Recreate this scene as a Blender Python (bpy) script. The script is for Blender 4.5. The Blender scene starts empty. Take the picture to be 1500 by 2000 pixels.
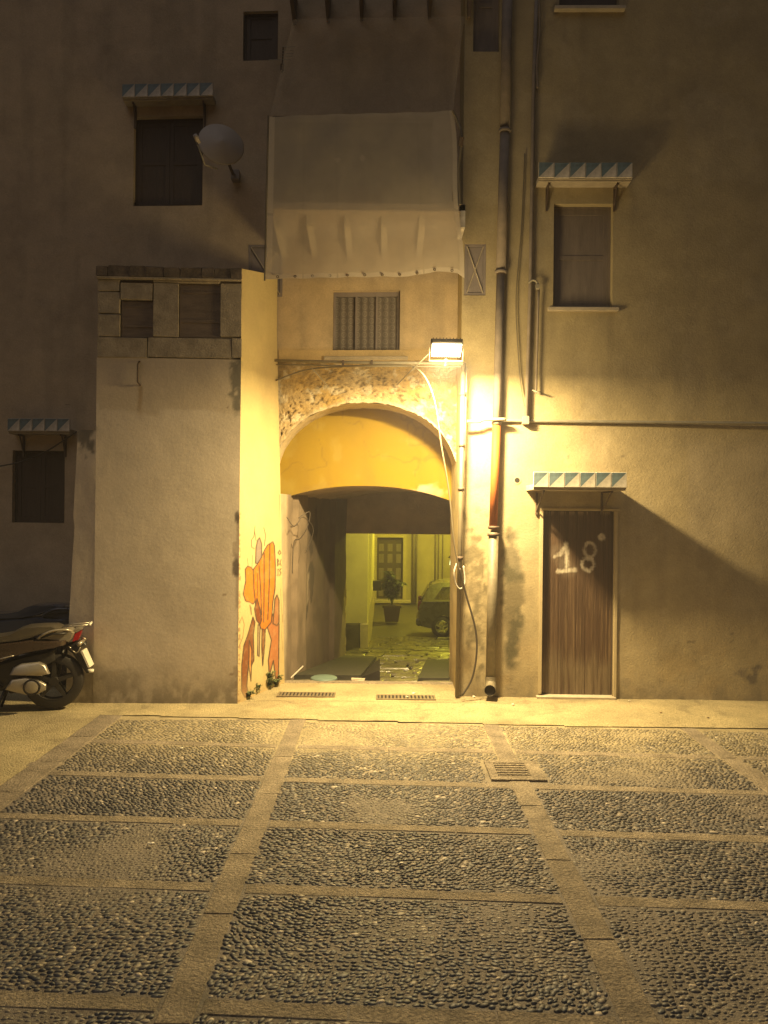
import bpy, math, random
import numpy as np
from mathutils import Vector, Matrix

random.seed(7)
RNG = np.random.default_rng(11)
S = bpy.context.scene
COL = S.collection
R = math.radians

# ------------------------------------------------------------------ camera
CAM_Z = 2.09
ROLL = R(0.6)
cd = bpy.data.cameras.new('camera')
cam = bpy.data.objects.new('camera', cd)
COL.objects.link(cam)
cd.sensor_fit = 'VERTICAL'; cd.sensor_height = 36.0; cd.sensor_width = 27.0
cd.lens = 27.0; cd.clip_end = 200.0; cd.clip_start = 0.05
cam.matrix_world = Matrix.Translation((0, 0, CAM_Z)) @ Matrix.Rotation(R(90), 4, 'X') @ Matrix.Rotation(ROLL, 4, 'Z')
S.camera = cam
S.render.resolution_x = 768; S.render.resolution_y = 1024

# ------------------------------------------------------------------ world, weak added ambient fill, exposure
w = bpy.data.worlds.new('World'); S.world = w; w.use_nodes = True
nt = w.node_tree; nt.nodes.clear()
out = nt.nodes.new('ShaderNodeOutputWorld'); bg = nt.nodes.new('ShaderNodeBackground')
sky = nt.nodes.new('ShaderNodeTexSky'); sky.sky_type = 'NISHITA'; sky.sun_disc = False
sky.sun_elevation = R(2); sky.sun_rotation = R(200)
bg.inputs[1].default_value = 0.010
nt.links.new(sky.outputs[0], bg.inputs[0]); nt.links.new(bg.outputs[0], out.inputs[0])
sl = bpy.data.lights.new('ambient_fill', 'SUN'); sl.energy = 0.38; sl.angle = R(60); sl.color = (1, 0.90, 0.84)  # broad soft sun lamp added as ambient fill
so = bpy.data.objects.new('ambient_fill', sl); COL.objects.link(so)
so.rotation_euler = (R(31), 0, R(-24))
S.view_settings.view_transform = 'Standard'; S.view_settings.look = 'None'
S.view_settings.exposure = 0.0; S.view_settings.gamma = 1.0; S.view_settings.use_curve_mapping = False

LAMP_C = (1.0, 0.735, 0.33)
YARD_C = (1.0, 0.88, 0.07)
LAMP_AREA = 560.0
LAMP_POINT = 175.0

# ------------------------------------------------------------------ measuring helpers (photo pixel -> place)
cr, sr = math.cos(ROLL), math.sin(ROLL)
def ray(px, py):
    u, v = px - 750.0, 1000.0 - py
    return (u * cr - v * sr) / 1500.0, (u * sr + v * cr) / 1500.0
def P(px, py, D):
    a, b = ray(px, py); return Vector((a * D, D, CAM_Z + b * D))
def G(px, py, z=0.0):
    a, b = ray(px, py); D = (z - CAM_Z) / b; return Vector((a * D, D, z))
def proj(X, D, Z):
    a = X / D; b = (Z - CAM_Z) / D
    return 750 + 1500 * (a * cr + b * sr), 1000 - 1500 * (-a * sr + b * cr)
RW = (8.747, -0.02)      # right-hand wall: D = a + b X
LW = (9.272, -0.06)      # left-hand wall and arch wall
FB = (8.34, 0.03)        # front of the buttress
BW = (29.0, 0.0)         # back wall of the courtyard
def onw(pl, px, py, off=0.0):
    a, b = ray(px, py); D = (pl[0] - off) / (1 - pl[1] * a); return (a * D, CAM_Z + b * D)
def wp(pl, X, Z, off=0.0):
    return (X, pl[0] + pl[1] * X - off, Z)
def rect(pl, x0, y0, x1, y1, off=0.0):
    xm, ym = (x0 + x1) / 2, (y0 + y1) / 2
    return (onw(pl, x0, ym, off)[0], onw(pl, x1, ym, off)[0], onw(pl, xm, y1, off)[1], onw(pl, xm, y0, off)[1])

# ------------------------------------------------------------------ numpy noise
def _h(ix, iy, s):
    n = (ix.astype(np.int64) * 374761393 + iy.astype(np.int64) * 668265263 + s * 974711) & 0x7fffffff
    n = ((n ^ (n >> 13)) * 1274126177) & 0x7fffffff
    return ((n ^ (n >> 16)) & 0xffff) / 65535.0
def vn(x, y, s=0):
    x = np.asarray(x, float); y = np.asarray(y, float)
    ix, iy = np.floor(x), np.floor(y); fx, fy = x - ix, y - iy
    fx = fx * fx * (3 - 2 * fx); fy = fy * fy * (3 - 2 * fy)
    a, b, c, d = _h(ix, iy, s), _h(ix + 1, iy, s), _h(ix, iy + 1, s), _h(ix + 1, iy + 1, s)
    return (a * (1 - fx) + b * fx) * (1 - fy) + (c * (1 - fx) + d * fx) * fy
def fbm(x, y, s=0, o=4):
    t = 0; a = .5; n = 0
    for k in range(o):
        t = t + a * vn(x * 2 ** k, y * 2 ** k, s + k * 17); n += a; a *= .5
    return t / n
def sst(a, b, x):
    t = np.clip((x - a) / (b - a), 0, 1); return t * t * (3 - 2 * t)
def blob(x, y, cx, cy, rx, ry, rough=.5, s=3):
    d = np.sqrt(((x - cx) / rx) ** 2 + ((y - cy) / ry) ** 2) + (fbm(x / 14, y / 14, s) - .5) * 2 * rough
    return 1 - sst(.55, 1.1, d)
def dist_poly(x, y, pts):
    d = np.full(np.shape(x), 1e9)
    for (ax, ay), (bx, by) in zip(pts[:-1], pts[1:]):
        dx, dy = bx - ax, by - ay; L = dx * dx + dy * dy + 1e-9
        t = np.clip(((x - ax) * dx + (y - ay) * dy) / L, 0, 1)
        d = np.minimum(d, np.hypot(x - ax - t * dx, y - ay - t * dy))
    return d
def inside(x, y, pts):
    r = np.zeros(np.shape(x), bool); n = len(pts)
    for i in range(n):
        x0, y0 = pts[i]; x1, y1 = pts[(i + 1) % n]
        c = ((y0 > y) != (y1 > y)) & (x < (x1 - x0) * (y - y0) / (y1 - y0 + 1e-12) + x0)
        r ^= c
    return r
def over(c, m, rgb):
    m = np.asarray(m)[..., None]; return c * (1 - m) + np.array(rgb) * m

# ------------------------------------------------------------------ materials
def setin(b, k, v):
    if k in b.inputs: b.inputs[k].default_value = v
def mat(name, color=(.5, .5, .5), rough=.8, metal=0.0, attr=False, var=0.18, scale=6.0, bump=0.3, bscale=40.0, spec=None,
        fine=0.0, coat=0.0, grain=None, dist=0.01, stretch=None):
    m = bpy.data.materials.new(name); m.use_nodes = True
    n = m.node_tree; b = n.nodes['Principled BSDF']
    setin(b, 'Roughness', rough); setin(b, 'Metallic', metal)
    if spec is not None: setin(b, 'Specular IOR Level', spec)
    if coat: setin(b, 'Coat Weight', coat); setin(b, 'Coat Roughness', .08)
    tc = n.nodes.new('ShaderNodeTexCoord'); vec = tc.outputs['Object']
    if stretch:
        mp = n.nodes.new('ShaderNodeMapping'); mp.inputs['Scale'].default_value = stretch
        n.links.new(vec, mp.inputs[0]); vec = mp.outputs[0]
    if attr:
        src = n.nodes.new('ShaderNodeAttribute'); src.attribute_name = 'tint'; base = src.outputs['Color']
    else:
        src = n.nodes.new('ShaderNodeRGB'); src.outputs[0].default_value = (*color, 1); base = src.outputs[0]
    def noise(sc, det=5, ro=.6):
        t = n.nodes.new('ShaderNodeTexNoise'); t.inputs['Scale'].default_value = sc
        t.inputs['Detail'].default_value = det; t.inputs['Roughness'].default_value = ro
        n.links.new(vec, t.inputs['Vector']); return t
    t1 = noise(scale)
    mr = n.nodes.new('ShaderNodeMapRange'); mr.inputs[1].default_value = .3; mr.inputs[2].default_value = .7
    mr.inputs[3].default_value = 1 - var; mr.inputs[4].default_value = 1 + var
    n.links.new(t1.outputs[0], mr.inputs[0])
    fac = mr.outputs[0]
    if fine:
        t3 = noise(bscale * 1.3, 3, .7)
        m3 = n.nodes.new('ShaderNodeMapRange'); m3.inputs[1].default_value = .3; m3.inputs[2].default_value = .7
        m3.inputs[3].default_value = 1 - fine; m3.inputs[4].default_value = 1 + fine
        n.links.new(t3.outputs[0], m3.inputs[0])
        mu = n.nodes.new('ShaderNodeMath'); mu.operation = 'MULTIPLY'
        n.links.new(fac, mu.inputs[0]); n.links.new(m3.outputs[0], mu.inputs[1]); fac = mu.outputs[0]
    vm = n.nodes.new('ShaderNodeVectorMath'); vm.operation = 'SCALE'
    n.links.new(base, vm.inputs[0]); n.links.new(fac, vm.inputs['Scale'])
    n.links.new(vm.outputs[0], b.inputs['Base Color'])
    rr = n.nodes.new('ShaderNodeMapRange'); rr.inputs[3].default_value = max(.03, rough - .12); rr.inputs[4].default_value = min(1, rough + .12)
    n.links.new(t1.outputs[0], rr.inputs[0]); n.links.new(rr.outputs[0], b.inputs['Roughness'])
    if bump:
        t2 = noise(bscale, 6, .65)
        bp = n.nodes.new('ShaderNodeBump'); bp.inputs['Strength'].default_value = bump; bp.inputs['Distance'].default_value = dist
        n.links.new(t2.outputs[0], bp.inputs['Height']); n.links.new(bp.outputs[0], b.inputs['Normal'])
    return m
def emis(name, col, st):
    m = bpy.data.materials.new(name); m.use_nodes = True; n = m.node_tree; n.nodes.clear()
    o = n.nodes.new('ShaderNodeOutputMaterial'); e = n.nodes.new('ShaderNodeEmission')
    e.inputs[0].default_value = (*col, 1); e.inputs[1].default_value = st; n.links.new(e.outputs[0], o.inputs[0]); return m
def glassy(name, col, rough=.08):
    m = mat(name, col, rough, bump=0, var=.1); return m
def net_mat():
    m = bpy.data.materials.new('net_cloth'); m.use_nodes = True; n = m.node_tree; n.nodes.clear()
    o = n.nodes.new('ShaderNodeOutputMaterial'); at = n.nodes.new('ShaderNodeAttribute'); at.attribute_name = 'tint'
    sp = n.nodes.new('ShaderNodeSeparateColor'); n.links.new(at.outputs['Color'], sp.inputs[0])
    c = n.nodes.new('ShaderNodeRGB'); c.outputs[0].default_value = (.70, .63, .52, 1)
    d = n.nodes.new('ShaderNodeBsdfDiffuse'); t = n.nodes.new('ShaderNodeBsdfTranslucent'); tr = n.nodes.new('ShaderNodeBsdfTransparent')
    n.links.new(c.outputs[0], d.inputs[0]); n.links.new(c.outputs[0], t.inputs[0])
    m1 = n.nodes.new('ShaderNodeMixShader'); m1.inputs[0].default_value = .35
    n.links.new(d.outputs[0], m1.inputs[1]); n.links.new(t.outputs[0], m1.inputs[2])
    tc = n.nodes.new('ShaderNodeTexCoord'); no = n.nodes.new('ShaderNodeTexNoise'); no.inputs['Scale'].default_value = 9
    n.links.new(tc.outputs['Object'], no.inputs['Vector'])
    ma = n.nodes.new('ShaderNodeMath'); ma.operation = 'MULTIPLY_ADD'; ma.inputs[1].default_value = .12
    n.links.new(no.outputs[0], ma.inputs[0]); n.links.new(sp.outputs[0], ma.inputs[2])
    m2 = n.nodes.new('ShaderNodeMixShader'); n.links.new(ma.outputs[0], m2.inputs[0])
    n.links.new(tr.outputs[0], m2.inputs[1]); n.links.new(m1.outputs[0], m2.inputs[2]); n.links.new(m2.outputs[0], o.inputs[0])
    return m

M = {}
M['plaster'] = mat('plaster', attr=True, rough=.92, var=.14, scale=3.2, bump=.55, bscale=42, fine=.10, dist=.007)
M['plaster_smooth'] = mat('plaster_smooth', attr=True, rough=.9, var=.09, scale=2.2, bump=.3, bscale=34, fine=.07, dist=.006)
M['rubble'] = mat('rubble', attr=True, rough=.95, var=.28, scale=14, bump=.9, bscale=60, fine=.18, dist=.012)
M['yellow'] = mat('yellow_plaster', attr=True, rough=.85, var=.07, scale=2.0, bump=.2, bscale=40, dist=.005)
M['vault'] = mat('vault_render', (.36, .28, .19), .95, var=.2, scale=4, bump=.5, bscale=30)
M['tunnel'] = mat('tunnel_wall', attr=True, rough=.92, var=.22, scale=3, bump=.6, bscale=30)
M['block'] = mat('tufa_block', (.33, .275, .195), .95, var=.28, scale=7, bump=.9, bscale=45, fine=.12, dist=.012)
M['capbrick'] = mat('cap_brick', (.12, .092, .066), .95, var=.5, scale=9, bump=.8, bscale=35, fine=.2)
M['board'] = mat('weathered_board', (.15, .112, .085), .85, var=.25, scale=5, bump=.6, bscale=30, stretch=(1, 1, 5))
M['door'] = mat('door_wood', attr=True, rough=.62, var=.22, scale=10, bump=.6, bscale=26, fine=.12, stretch=(5, 5, .35))
M['darkwood'] = mat('dark_wood', (.055, .038, .028), .7, var=.25, scale=8, bump=.4, bscale=25, stretch=(4, 4, .5))
M['darkwood2'] = mat('dark_shutter', (.16, .13, .11), .7, var=.2, scale=5, bump=.3, bscale=25, stretch=(3, 3, .5))
M['greyboard'] = mat('grey_board', (.21, .18, .175), .8, var=.15, scale=5, bump=.3, bscale=25)
M['trim'] = mat('trim_plaster', (.42, .345, .21), .85, var=.1, scale=6, bump=.3, bscale=60)
M['stone'] = mat('sill_stone', (.42, .36, .27), .8, var=.15, scale=8, bump=.3, bscale=60)
M['tile_w'] = mat('tile_white', (.50, .46, .40), .6, var=.3, scale=12, bump=.05, bscale=30)
M['tile_b'] = mat('tile_blue', (.11, .16, .185), .5, var=.35, scale=12, bump=.05, bscale=30)
M['slab'] = mat('canopy_slab', (.36, .31, .24), .85, var=.2, scale=8, bump=.3, bscale=40)
M['iron'] = mat('rusty_iron', (.10, .07, .05), .7, .3, var=.3, scale=20, bump=.4, bscale=60)
M['pipe'] = mat('painted_pipe', (.20, .165, .135), .8, var=.2, scale=8, bump=.1, bscale=60)
M['pipe_o'] = mat('orange_pipe', (.32, .085, .008), .75, var=.2, scale=8, bump=.15, bscale=40)
M['pipe_g'] = mat('grey_pipe', (.165, .14, .095), .55, var=.25, scale=10, bump=.3, bscale=40)
M['galv'] = mat('galvanised', (.26, .235, .18), .6, .1, var=.15, scale=15, bump=.1, bscale=60)
M['post'] = mat('post_paint', (.145, .12, .078), .5, var=.15, scale=10, bump=.2, bscale=50)
M['cable'] = mat('pale_cable', (.15, .125, .08), .6, var=.1, bump=0)
M['cable_d'] = mat('dark_cable', (.05, .04, .03), .6, var=.1, bump=0)
M['net'] = net_mat()
M['black'] = mat('black_plastic', (.02, .018, .016), .45, var=.2, bump=.1)
M['void'] = mat('dark_interior', (.012, .01, .008), .9, var=.1, bump=0)
M['glass'] = glassy('window_glass', (.10, .085, .08), .15)
M['curtain'] = mat('lace_curtain', attr=True, rough=.9, var=.05, scale=5, bump=.0)
M['lens'] = emis('lamp_lens', (1, .86, .55), 26)
M['cobmortar'] = mat('cobble_mortar', attr=True, rough=.7, var=.3, scale=5, bump=1.0, bscale=70, fine=.25, dist=.012)
M['pebble'] = mat('pebble', attr=True, rough=.58, var=.15, scale=60, bump=.15, bscale=90, spec=.6)
M['band'] = mat('band_stone', (.265, .22, .16), .88, var=.35, scale=5, bump=1.0, bscale=45, fine=.45, dist=.03)
M['concrete'] = mat('rough_concrete', attr=True, rough=.8, var=.2, scale=2.2, bump=1.0, bscale=55, fine=.40, dist=.03)
M['wetstone'] = mat('wet_paving', (.16, .145, .09), .22, var=.4, scale=3, bump=.45, bscale=22, fine=.1, dist=.012)
M['yardfloor'] = mat('yard_floor', (.09, .08, .055), .45, var=.3, scale=4, bump=.9, bscale=30, fine=.2)
M['yardwall'] = mat('yard_wall', attr=True, rough=.9, var=.15, scale=1.5, bump=.3, bscale=20)
M['grate'] = mat('grate_iron', (.20, .16, .10), .6, .3, var=.25, scale=20, bump=.3, bscale=80)
M['leaf'] = mat('leaf', (.04, .06, .02), .5, var=.4, scale=20, bump=.1)
M['leaf_g'] = mat('weed_leaf', (.12, .15, .06), .6, var=.4, scale=30, bump=.1)
M['pot'] = mat('plastic_pot', (.045, .025, .015), .5, var=.2, bump=.1)
M['paper'] = mat('paper', (.75, .7, .6), .8, var=.1, bump=.2)
M['stonebit'] = mat('small_stone', (.25, .18, .1), .8, var=.3, bump=.5)
M['slabdark'] = mat('dark_slab', (.035, .033, .024), .75, var=.3, scale=9, bump=.6, bscale=30)
M['lid'] = mat('plastic_lid', (.13, .19, .17), .5, var=.1, bump=0)
M['dish'] = mat('dish_paint', (.34, .30, .27), .6, var=.08, bump=.05)
M['rubber'] = mat('tyre_rubber', (.02, .017, .014), .55, var=.2, bump=.3, bscale=60)
M['sc_dark'] = mat('scooter_paint', (.055, .036, .024), .28, var=.1, bump=0, coat=.6)
M['sc_silver'] = mat('scooter_silver', (.42, .38, .31), .32, .55, var=.08, bump=0)
M['sc_cream'] = mat('scooter_trim', (.34, .30, .22), .3, .2, var=.08, bump=0, coat=.5)
M['sc_seat'] = mat('scooter_seat', (.085, .072, .05), .42, var=.15, bump=.15, bscale=120)
M['sc_blue'] = mat('scooter_blue_paint', (.045, .06, .10), .2, var=.1, bump=0, coat=.7)
M['red'] = mat('tail_light_red', (.42, .02, .02), .15, var=.1, bump=0)
M['dimred'] = mat('car_tail_light', (.10, .012, .01), .2, var=.1, bump=0)
M['plate'] = mat('number_plate', (.78, .74, .62), .4, var=.05, bump=0)
M['car'] = mat('car_paint', (.06, .058, .04), .28, .3, var=.05, bump=0, coat=.6)
M['rim'] = mat('alloy_rim', (.55, .55, .5), .3, .8, var=.05, bump=0)
M['carglass'] = glassy('car_glass', (.015, .015, .012), .06)

# ------------------------------------------------------------------ builders
def tag(o, label=None, cat=None, group=None, kind=None):
    if label: o['label'] = label
    if cat: o['category'] = cat
    if group: o['group'] = group
    if kind: o['kind'] = kind
    return o
def empty(name, loc=(0, 0, 0), rz=0.0, label=None, cat=None, group=None):
    o = bpy.data.objects.new(name, None); COL.objects.link(o); o.location = loc; o.rotation_euler = (0, 0, rz)
    o.empty_display_size = .1
    return tag(o, label, cat, group)
def mesh(name, V, F, m, parent=None, smooth=False, fm=None, col=None, local=False):
    me = bpy.data.meshes.new(name); me.from_pydata([tuple(v) for v in V], [], [tuple(int(i) for i in f) for f in F]); 
    for x in (m if isinstance(m, (list, tuple)) else [m]): me.materials.append(x)
    if fm is not None: me.polygons.foreach_set('material_index', np.asarray(fm, dtype=np.int32))
    if smooth: me.polygons.foreach_set('use_smooth', np.ones(len(me.polygons), bool))
    if col is not None:
        a = me.attributes.new('tint', 'FLOAT_COLOR', 'POINT')
        c = np.ones((len(V), 4), np.float32); c[:, :3] = np.clip(col, 0, 1); a.data.foreach_set('color', c.ravel())
    me.update()
    return link(name, me, parent, local)
def link(name, me, parent=None, local=False):
    o = bpy.data.objects.new(name, me); COL.objects.link(o)
    if parent is not None:
        o.parent = parent
        if parent.type == 'EMPTY' and not local:
            o.matrix_parent_inverse = (Matrix.Translation(parent.location) @ Matrix.Rotation(parent.rotation_euler.z, 4, 'Z')).inverted()
    return o
class MB:
    def __init__(s, f=None): s.V = []; s.F = []; s.m = []; s.f = f
    def add(s, vs, fs, mi=0):
        n = len(s.V)
        s.V += [Vector(s.f(*v)) if s.f else Vector(v) for v in vs]
        s.F += [[n + i for i in q] for q in fs]; s.m += [mi] * len(fs); return s
    def box(s, x0, x1, y0, y1, z0, z1, mi=0, j=0.0, bev=0.0):
        if bev:
            b = min(bev, abs(x1-x0)*.4, abs(y1-y0)*.4, abs(z1-z0)*.4)
            vs = []; 
            for (z, k) in ((z0, b), (z0 + b, 0), (z1 - b, 0), (z1, b)):
                for (x, y) in ((x0 + k, y0 + k), (x1 - k, y0 + k), (x1 - k, y1 - k), (x0 + k, y1 - k)): vs.append((x + random.uniform(-j, j), y + random.uniform(-j, j), z + random.uniform(-j, j)))
            fs = [(3, 2, 1, 0), (12, 13, 14, 15)]
            for r in range(3):
                for i in range(4): fs.append((r*4+i, r*4+(i+1) % 4, r*4+4+(i+1) % 4, r*4+4+i))
            return s.add(vs, fs, mi)
        vs = [(x + random.uniform(-j, j), y + random.uniform(-j, j), z + random.uniform(-j, j)) for z in (z0, z1) for (x, y) in ((x0, y0), (x1, y0), (x1, y1), (x0, y1))]
        return s.add(vs, [(3, 2, 1, 0), (4, 5, 6, 7), (0, 1, 5, 4), (1, 2, 6, 5), (2, 3, 7, 6), (3, 0, 4, 7)], mi)
    def tube(s, pts, r, seg=8, mi=0, caps=True):
        pts = [Vector(p) for p in pts]; n = len(pts)
        rs = r if isinstance(r, (list, tuple)) else [r] * n
        vs = []; up = None
        for i, p in enumerate(pts):
            t = (pts[min(i + 1, n - 1)] - pts[max(i - 1, 0)]).normalized()
            if up is None: up = t.orthogonal().normalized()
            up = (up - t * up.dot(t)).normalized(); b = t.cross(up)
            for k in range(seg):
                a = 2 * math.pi * k / seg; vs.append(p + (up * math.cos(a) + b * math.sin(a)) * rs[i])
        fs = [(i*seg+k, i*seg+(k+1) % seg, (i+1)*seg+(k+1) % seg, (i+1)*seg+k) for i in range(n-1) for k in range(seg)]
        if caps: fs += [tuple(range(seg))[::-1], tuple(range((n-1)*seg, n*seg))]
        return s.add(vs, fs, mi)
    def lathe(s, prof, c=(0, 0, 0), ax='z', seg=24, mi=0):
        vs = []
        for (r, h) in prof:
            for k in range(seg):
                a = 2 * math.pi * k / seg; p = (r * math.cos(a), r * math.sin(a), h)
                if ax == 'y': p = (p[0], p[2], p[1])
                if ax == 'x': p = (p[2], p[0], p[1])
                vs.append((p[0] + c[0], p[1] + c[1], p[2] + c[2]))
        n = len(prof)
        fs = [(i*seg+k, i*seg+(k+1) % seg, (i+1)*seg+(k+1) % seg, (i+1)*seg+k) for i in range(n-1) for k in range(seg)]
        return s.add(vs, fs, mi)
    def pillow(s, prof, layers, mi=0):
        # prof = (x, z) outline; layers = list of (y, shrink)
        cx = sum(p[0] for p in prof) / len(prof); cz = sum(p[1] for p in prof) / len(prof); n = len(prof); vs = []
        for (y, k) in layers:
            for (x, z) in prof: vs.append((cx + (x - cx) * k, y, cz + (z - cz) * k))
        fs = [(i*n+k, i*n+(k+1) % n, (i+1)*n+(k+1) % n, (i+1)*n+k) for i in range(len(layers)-1) for k in range(n)]
        fs += [tuple(range(n))[::-1], tuple(range((len(layers)-1)*n, len(layers)*n))]
        return s.add(vs, fs, mi)
    def build(s, name, m, parent=None, smooth=False, local=False, col=None):
        c = None
        if col is not None: c = np.tile(np.array(col, float), (len(s.V), 1))
        return mesh(name, s.V, s.F, m, parent, smooth, s.m, c, local)
def curve_pts(pts, n=8):
    # Catmull-Rom through the points
    pts = [Vector(p) for p in pts]; q = [pts[0]] + pts + [pts[-1]]; o = []
    for i in range(1, len(q) - 2):
        for k in range(n):
            t = k / n
            o.append(.5 * ((2*q[i]) + (-q[i-1]+q[i+1])*t + (2*q[i-1]-5*q[i]+4*q[i+1]-q[i+2])*t*t + (-q[i-1]+3*q[i]-3*q[i+1]+q[i+2])*t**3))
    return o + [pts[-1]]
def shade_sm(o, ang=35):
    o.data.polygons.foreach_set('use_smooth', np.ones(len(o.data.polygons), bool))
    bm_sharp(o.data, ang); return o
def bm_sharp(me, ang):
    import bmesh
    b = bmesh.new(); b.from_mesh(me); b.normal_update()
    for e in b.edges:
        if len(e.link_faces) == 2 and e.calc_face_angle(0) > R(ang): e.smooth = False
    b.to_mesh(me); b.free()

def wall_grid(name, pl, X0, X1, Z0, Z1, step, holes, colfn, m, parent, reveal=.12, off=0.0, disp=None):
    xs = list(np.arange(X0, X1, step)) + [X1]; zs = list(np.arange(Z0, Z1, step)) + [Z1]
    def snap(arr, vals):
        arr = np.array(arr)
        for v in vals:
            if arr[0] < v < arr[-1]:
                i = np.argmin(abs(arr - v)); arr[i] = v
        return np.unique(arr)
    xs = snap(xs, [h[0] for h in holes] + [h[1] for h in holes]); zs = snap(zs, [h[2] for h in holes] + [h[3] for h in holes])
    gx, gz = np.meshgrid(xs, zs); X = gx.ravel(); Z = gz.ravel()
    D = pl[0] + pl[1] * X - off
    if disp is not None: D = D - disp(X, Z)
    V = np.stack([X, D, Z], 1)
    nx, nz = len(xs), len(zs)
    i, j = np.meshgrid(np.arange(nx - 1), np.arange(nz - 1)); i = i.ravel(); j = j.ravel()
    cx = (xs[i] + xs[i + 1]) / 2; cz = (zs[j] + zs[j + 1]) / 2
    keep = np.ones(len(i), bool)
    for (a, b, c, d) in [h[:4] for h in holes]: keep &= ~((cx > a) & (cx < b) & (cz > c) & (cz < d))
    i, j = i[keep], j[keep]; a = j * nx + i
    F = np.stack([a, a + 1, a + nx + 1, a + nx], 1).tolist(); V = V.tolist()
    for hz in holes:
        (a, b, c, d) = hz[:4]; rv = hz[4] if len(hz) > 4 else reveal
        n = len(V)
        for o2 in (0, rv):
            for (x, z) in ((a, c), (b, c), (b, d), (a, d)): V.append([x, pl[0] + pl[1] * x - off + o2, z])
        for k in range(4): F.append([n + k, n + (k + 1) % 4, n + 4 + (k + 1) % 4, n + 4 + k])
    VA = np.array(V); px, py = proj(VA[:, 0], VA[:, 1], VA[:, 2])
    col = colfn(px, py, VA[:, 0], VA[:, 2])
    return mesh(name, V, F, m, parent, False, None, col)
def H(pl, *px, rv=.12):
    r = rect(pl, *px); return (r[0], r[1], r[2], r[3], rv)

# ================================================================== SETTING : ground
def quadgrid(x0, x1, y0, y1, step, z, disp, colfn, name, m, kind='structure', parent=None, mask=None):
    xs = np.linspace(x0, x1, max(2, int((x1 - x0) / step) + 1)); ys = np.linspace(y0, y1, max(2, int((y1 - y0) / step) + 1))
    gx, gy = np.meshgrid(xs, ys); X = gx.ravel(); Y = gy.ravel()
    Z = z + (disp(X, Y) if disp else 0 * X)
    nx, ny = len(xs), len(ys)
    i, j = np.meshgrid(np.arange(nx - 1), np.arange(ny - 1)); a = (j * nx + i).ravel()
    F = np.stack([a, a + 1, a + nx + 1, a + nx], 1)
    if mask is not None:
        c = np.stack([X[F].mean(1), Y[F].mean(1)], 1); F = F[mask(c[:, 0], c[:, 1])]
    o = mesh(name, np.stack([X, Y, Z], 1), F, m, parent, True, None, colfn(X, Y))
    if kind and parent is None: o['kind'] = kind
    return o
SK = -0.05                     # the cross bands run slightly askew
def skew(x): return SK * x
def mortar_col(X, Y):
    n = fbm(X * 1.3, Y * 1.3, 5); c = np.tile(np.array([.165, .141, .118]), (len(X), 1))
    c = over(c, sst(.5, .75, n) * .6, (.14, .115, .088))
    c = over(c, sst(.35, .2, n) * .5, (.27, .22, .16))
    return over(c, sst(5.4, 7.5, Y) * .8, (.38, .315, .18))  # lighter toward the walls: floodlight falloff put into the mortar colour
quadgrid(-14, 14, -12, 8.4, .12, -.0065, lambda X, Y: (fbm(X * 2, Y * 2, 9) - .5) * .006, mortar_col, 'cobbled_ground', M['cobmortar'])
def conc_col(X, Y):
    n = fbm(X * .9, Y * 1.6, 25); n2 = fbm(X * 5, Y * 5, 33)
    c = np.tile(np.array([.47, .39, .215]), (len(X), 1))
    c = over(c, sst(.5, .8, n) * .55, (.33, .27, .155)); c = over(c, sst(.62, .8, n2) * .5, (.28, .225, .13))
    c = over(c, (1 - sst(.006, .02, abs(Y - 8.42 - .02 * fbm(X * 2, Y * 0, 4)))) * (abs(X - .1) < 1.5) * .5, (.13, .10, .06))
    c = over(c, (1 - sst(.004, .014, abs(fbm(X * .8, Y * .9, 27) - .5))) * .35, (.16, .13, .08))
    c = over(c, sst(8.35, 8.7, Y) * sst(.3, .8, X) * .5 * fbm(X * 4, Y * 8, 3), (.15, .12, .08))
    return c
# concrete apron along the walls (front edge follows the skewed band) and the concrete strip on the left
def apron_disp(X, Y): return (fbm(X * 2.2, Y * 2.2, 41) - .5) * .014 + (fbm(X * 14, Y * 14, 42, 3) - .5) * .004
ap = quadgrid(-14, 14, 7.55, 9.45, .04, .004, apron_disp, conc_col, 'pavement', M['concrete'],
              mask=lambda x, y: (y > 7.66 + skew(x)) & (abs(x) < 14))
quadgrid(-14, -2.86, -12, 7.9, .06, .003, apron_disp, conc_col, 'pavement', M['concrete'], mask=lambda x, y: (y <= 7.70 + skew(x)))

# stone bands: long ones run away from the camera, cross ones between them; each a row of slabs
def slab_mesh(L, W):
    return MB().box(-L/2, L/2, -W/2, W/2, -.03, 0, bev=.006, j=.0015)
LONGX = [-2.76, -0.84, 1.08, 3.00, 4.92]
CROSSD = [1.25, 2.22, 3.20, 4.22, 5.10, 5.95, 6.80]
def band(name):
    o = bpy.data.objects.new(name, None); COL.objects.link(o); o['kind'] = 'structure'; return o
for xi in LONGX:
    b = band('stone_band'); y = -1.6; ww = .26 if xi == -2.76 else .158
    while y < 7.62:
        L = random.choice([.7, .86, 1.0]); L = min(L, 7.70 + skew(xi) - y)
        if L < .1: break
        me = slab_mesh(ww + random.uniform(-.006, .006), L - .003); me.V = [v + Vector((xi + random.uniform(-.004, .004), y + L / 2, -.002 + random.uniform(0, .002))) for v in me.V]
        if y < 6.35 and y + L > 5.95 and xi == 1.08:
            pass
        me.build('slab', M['band'], b); y += L
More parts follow.
